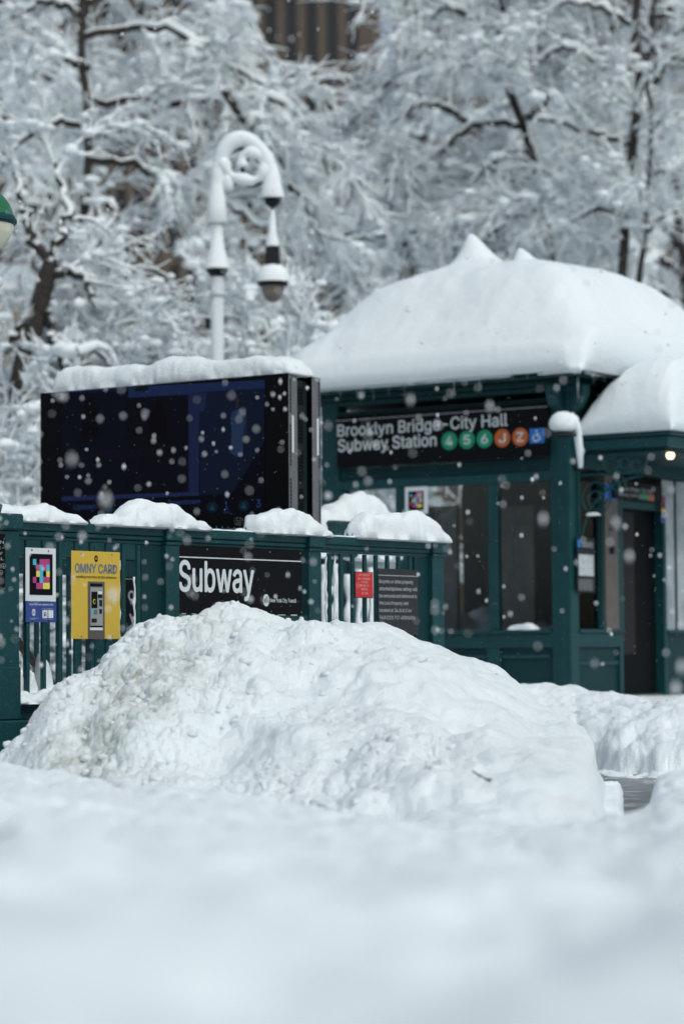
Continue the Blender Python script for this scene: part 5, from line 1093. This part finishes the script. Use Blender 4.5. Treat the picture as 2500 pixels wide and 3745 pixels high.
# low snow-covered hedge seen through the bars
n = np.meshgrid(np.linspace(-9, 3, 260), np.linspace(-1, 1, 40), indexing='ij')
hz = (.85 + .3 * fbm(n[0] * .8, n[1] * .8, 3, 5)) * np.clip(1 - np.abs(n[1]) ** 3, 0, 1) ** .5 + .05 * fbm(n[0] * 5, n[1] * 5, 4, 6)
hz = hz + .10 * clods(n[0] * 3, n[1] * 3, 4)
o = link('snowy_hedge', grid_mesh('snowy_hedge', np.stack([n[0], n[1] * .9 + 27.0 + .02 * n[0], hz], -1)), snow_soft); tag(o, 'low hedge buried in snow behind the railing, seen between the bars', 'hedge')
# far tree mass: one wood
rg = np.random.default_rng(77); LL = []
for i in range(34):
    px, Y = rg.uniform(-250, 2750), rg.uniform(50, 60); 
    if 330 < px < 760 and i % 3: continue
    if 860 < px < 1330: px = rg.choice([rg.uniform(1330, 2700), rg.uniform(-250, 300), rg.uniform(700, 860)]) if i % 4 else px
    py = rg.uniform(-150, 1250) if not (860 < px < 1330) else rg.uniform(700, 1250)
    if 330 < px < 760: py = rg.uniform(-150, 300)
    a = rg.uniform(0, 6.28); L = rg.uniform(1.2, 2.2); c = at(px, py, Y); LL.append([(c.x - L * math.cos(a), c.y, c.z - L * .5 * math.sin(a)), (c.x, c.y + .3, c.z + .3), (c.x + L * math.cos(a), c.y, c.z + L * .5 * math.sin(a))])
W = crown(LL, rg, .72, 1.35, .5, sn=1.7).obj('far_trees', None); tag(W, 'pale far wood of snowy branches behind the nearer trees', None, kind='stuff')

# ================================================================ buildings behind
def building(name, label, x0, x1, Y, z0, z1, m, bay, floor, ww, wh, skipz=0, pier=True):
    b_ = thing(name, label, 'building', (x0, Y, 0)); Wd = x1 - x0
    MB().box(0, Wd, .5, 14, 0, z1).build('wall', m, b_); 
    wm = MB().box(-ww / 2, ww / 2, .30, .499, 0, wh).mesh('window'); wm.materials.append(win_dark)
    pm = MB().box(-.5, .5, 0, .499, 0, z1 - .5).mesh('pier'); pm.materials.append(m)
    nb = int(Wd / bay); k = 0
    for i in range(nb + 1):
        p = link('pier', pm, None, b_, loc=(i * bay, 0, 0)); p.scale = ((bay - ww) * .9, 1, 1)
    z = z0
    while z + wh < z1 - .4:
        for i in range(nb): link('window', wm, None, b_, loc=((i + .5) * bay, 0, z))
        MB().box(0, Wd, .2, .499, z + wh + .05, z + floor - .05).build('spandrel', m, b_)
        z += floor
    MB().box(-.3, Wd + .3, -.3, 14, z1, z1 + .5).build('parapet', snow_soft, b_)
    return b_
pxw = lambda px, Y: at(px, 1000, Y).x
building('stone_building', 'brown stone building with rows of dark windows glimpsed through the left trees', pxw(-300, 95), pxw(820, 95), 95, 10.0, 33, stone_b, .66, 2.9, .34, 2.2)
building('stone_tower', 'brown stone tower with tall narrow windows at the top centre between trees', pxw(880, 105), pxw(1400, 105), 105, 12.0, 42, stone_b, .85, 3.3, .44, 2.6)
building('stone_building', 'dim brown building behind the right trees', pxw(1480, 115), pxw(2900, 115), 115, 10, 40, stone_b, 1.5, 4.2, .8, 2.8)
building('cream_house', 'cream stone house at the far left edge behind the snowy boughs', pxw(-400, 62), pxw(60, 62), 62, 2.0, 9.6, stone_c, 1.6, 3.4, .7, 2)
building('cream_house', 'low cream building glimpsed behind the display top', pxw(150, 66), pxw(560, 66), 66, 1.0, 8.6, stone_c, 1.1, 3.4, .5, 2)

# ================================================================ street lamp
LY = 28.0; f3 = lambda px, py: at(px, py, LY)
pb = f3(795, 1300); sl = thing('street_lamp', 'tall crook-necked street lamp caked in snow with a hanging lantern', 'street lamp', (pb.x, LY, .15))
X0 = pb.x; zz = lambda py: f3(795, py).z - .15; dxp = lambda px: f3(px, 700).x - X0
iron = mat('snow_dusted_iron', (.60, .65, .68), .8, noise=(6, (.05, .06, .065), .66, .74))
MB().cyl((0, 0, 0), (0, 0, zz(1085)), .078, .072, 14).build('pole', iron, sl, sm=True)
MB().lathe([(.16, 0), (.15, .5), (.09, .9)]).build('pole_base', teal, sl, sm=True)
MB().lathe([(.072, zz(1085) + .002), (.095, zz(1080)), (.075, zz(1070)), (.070, zz(1018)), (.065, zz(1012))], k=18).build('collar', iron, sl, sm=True)
MB().lathe([(.07, zz(1012)), (.115, zz(991)), (.125, zz(987)), (.01, zz(985.5))], k=18).build('collar_rim', dark_metal, sl, sm=True)
MB().lathe([(.145, zz(984)), (.14, zz(975)), (.12, zz(950)), (.09, zz(915)), (.07, zz(870)), (.05, zz(835)), (.02, zz(820))], k=18).build('collar_snow', tree_snow, sl, sm=True)
pts = [(0, zz(1000)), (.0, zz(830)), (0, zz(690)), (dxp(800), zz(625)), (dxp(814), zz(585)), (dxp(840), zz(552)), (dxp(882), zz(537)), (dxp(930), zz(542)), (dxp(966), zz(572)), (dxp(988), zz(635)), (dxp(993), zz(700))]
P = resample([(a, 0, b) for a, b in pts], 34); MB().tube([tuple(p) for p in P], .03, 9).build('crook', dark_metal, sl, sm=True)
th = [.045 + .125 * math.exp(-((i - 21.5) / 5) ** 2) + (.02 if i > 26 else 0) for i in range(34)]
b = MB(); b.tube([(p[0], 0, p[2] + t * .62) for p, t in zip(P[:33], th)], [(.042 if t < .09 else .018) + t * .5 for t in th[:33]], 14); b.build('crook_snow', tree_snow, sl, sm=True)
MB().lathe([(.10, zz(818)), (.12, zz(812)), (.10, zz(740)), (.085, zz(700)), (.06, zz(640))], k=16).build('pole_snow', tree_snow, sl, sm=True)
# scroll inside the crook
sc = [(dxp(812), zz(600)), (dxp(828), zz(648)), (dxp(850), zz(665)), (dxp(880), zz(675)), (dxp(925), zz(682)), (dxp(955), zz(670)), (dxp(972), zz(640)), (dxp(965), zz(605)), (dxp(935), zz(578)), (dxp(900), zz(575)), (dxp(880), zz(600)), (dxp(890), zz(630))]
Q = resample([(a, 0, b) for a, b in sc], 30); MB().tube([tuple(p) for p in Q], .022, 8).build('scroll', dark_metal, sl, sm=True)
MB().tube([(p[0], -.02, p[2] + .055) for p in Q], [.062 + .018 * math.sin(i * .9) for i in range(30)], 10).build('scroll_snow', tree_snow, sl, sm=True)
MB().lathe([(.001, -.09), (.06, -.07), (.075, 0), (.06, .12), (.0, .2)], k=12).build('scroll_snow', tree_snow, sl, sm=True, loc=(dxp(832), 0, zz(672)))
hx = dxp(995)
MB().lathe([(.13, zz(726)), (.135, zz(715)), (.11, zz(680)), (.085, zz(640)), (.05, zz(600)), (.02, zz(585))], (hx, 0), 18).build('bell_snow', tree_snow, sl, sm=True)
MB().lathe([(.001, zz(762)), (.05, zz(756)), (.085, zz(742)), (.09, zz(728)), (.02, zz(722))], (hx, 0), 16).build('bell', dark_metal, sl, sm=True)
MB().cyl((hx, 0, zz(762)), (hx, 0, zz(905)), .022, .022, 8).build('hanger', dark_metal, sl)
MB().lathe([(.075, zz(902)), (.07, zz(880)), (.045, zz(850)), (.035, zz(800)), (.028, zz(768))], (hx, 0), 14).build('hanger_snow', tree_snow, sl, sm=True)
MB().box(hx - .078, hx + .078, -.1, .1, zz(976), zz(904)).build('control_box', dark_metal, sl, bevel=.02)
MB().lathe([(.001, -.02), (.028, -.018), (.035, 0)], k=12).build('sensor_eye', grey_metal, sl, sm=True, loc=(hx, -.10, zz(938))).rotation_euler = (math.pi / 2, 0, 0)
MB().lathe([(.19, zz(1034)), (.185, zz(1015)), (.15, zz(985)), (.10, zz(972)), (.08, zz(965))], (hx, 0), 20).build('lantern_snow', tree_snow, sl, sm=True)
MB().lathe([(.05, zz(1006)), (.15, zz(1010)), (.165, zz(1046)), (.13, zz(1048))], (hx, 0), 20).build('lantern_ring', dark_metal, sl, sm=True)
MB().lathe([(.125, zz(1047)), (.122, zz(1065)), (.09, zz(1092)), (.05, zz(1104)), (.001, zz(1108))], (hx, 0), 20).build('lantern_bowl', mat('tan_glass', (.20, .17, .14), .35), sl, sm=True)
MB().box(-.05, -.0, -.05, .05, zz(1200), zz(1165)).build('junction_box', dark_metal, sl, loc=(-.08, 0, 0))
# far small globe lamp
p = at(1092, 1060, 40); fl = thing('globe_lamp', 'tiny distant lamp with a green top and tan bowl right of the lantern', 'lamp', (p.x, 40, .15))
MB().lathe([(.10, 0), (.05, .4), (.04, p.z - .35)], k=10).build('lamp_shaft', teal, fl); MB().lathe([(.001, p.z - .36), (.12, p.z - .3), (.2, p.z - .16)], k=14).build('lower_shade', MATS['tan_glass'], fl, sm=True); MB().lathe([(.21, p.z - .155), (.17, p.z), (.001, p.z + .08)], k=14).build('upper_shade', teal, fl, sm=True)
MB().box(-.2, .2, -.1, .1, p.z - .19, p.z - .12).build('band', tree_snow, fl)

# ================================================================ small things
def twig(pts, r, label, kids=()):
    b = MB(); b.tube(pts, r, 6)
    for k in kids: b.tube(k, r * .7, 5)
    o = b.build('fallen_twig', bark, sm=True); return tag(o, label, 'twig')
dg = bpy.context.evaluated_depsgraph_get(); dg.update()
def hit(px, py):
    ok, loc, nrm, _, ob, _ = SC.ray_cast(dg, CAMP, ray(px, py).normalized()); return loc + nrm * .004 if ok else at(px, py, 10)
pp = [hit(*q) for q in ((1728, 2824), (1745, 2835), (1757, 2840), (1775, 2852), (1792, 2861))]
twig(pp, .0028, 'thin dark forked twig lying on the snow at the right foot of the heap', [[pp[-2], hit(1795, 2852)], [pp[-1], hit(1796, 2849)]])
pp = [hit(*q) for q in ((-40, 3110), (10, 3090), (50, 3070), (70, 3045))]
twig([p + Vector((0, 0, .02)) for p in pp], .0025, 'faint blurred twig on the snow at the left edge of the foreground')
# falling snow
R9 = np.random.default_rng(99); n1 = 1500
Yf = R9.uniform(7.8, 12, n1); pxf = -150 + 2800 * R9.random(n1) ** 1.8; pyf = R9.uniform(-150, 2900, n1)
near = np.array([at(a, b, c) for a, b, c in zip(pxf, pyf, Yf)])
rn = R9.uniform(.0032, .0075, n1) * np.where(R9.random(n1) < .03, 1.6, 1)
n2 = 2600; Yg = R9.uniform(12.5, 22, n2); fine = np.array([at(a, b, c) for a, b, c in zip(R9.uniform(-100, 2600, n2), R9.uniform(-100, 2700, n2), Yg)]); rf = R9.uniform(.0007, .0015, n2)
C = np.vstack([near, fine]); R = np.r_[rn, rf]; okf = C[:, 2] > .5; C, R = C[okf], R[okf]
octv = np.array([(1, 0, 0), (-1, 0, 0), (0, 1, 0), (0, -1, 0), (0, 0, 1.35), (0, 0, -1.35)]) * 1.0
octf = np.array([(0, 2, 4), (2, 1, 4), (1, 3, 4), (3, 0, 4), (2, 0, 5), (1, 2, 5), (3, 1, 5), (0, 3, 5)])
st_ = R9.uniform(.75, 1.35, (len(C), 1, 3)); V = (C[:, None, :] + octv[None] * st_ * R[:, None, None]).reshape(-1, 3); F = (octf[None] + (np.arange(len(C)) * 6)[:, None, None]).reshape(-1, 3)
for px, py, Yb, rb in ((385, 1828, 6.3, .011), (262, 1680, 6.8, .009), (412, 2178, 7.0, .012), (1985, 1898, 7.2, .010), (2250, 1915, 7.2, .009), (2300, 2035, 7.4, .010), (1500, 1462, 7.6, .009), (1790, 1486, 7.8, .009), (1385, 690, 7.0, .012), (2490, 2440, 7.0, .011), (2470, 2520, 6.9, .012), (1530, 1530, 9, .006)):
    q = np.array(at(px, py, Yb)); C = np.vstack([C, q]); V = np.vstack([V, q + octv * rb * np.array([.85, 1, 1.35])]); F = np.vstack([F, octf + len(V) - 6])
o = link('falling_snow', raw_mesh('falling_snow', V, F), mat('flake', (.9, .93, .95), .8)); tag(o, 'snowflakes drifting down in front of the display and kiosk', None, kind='stuff')
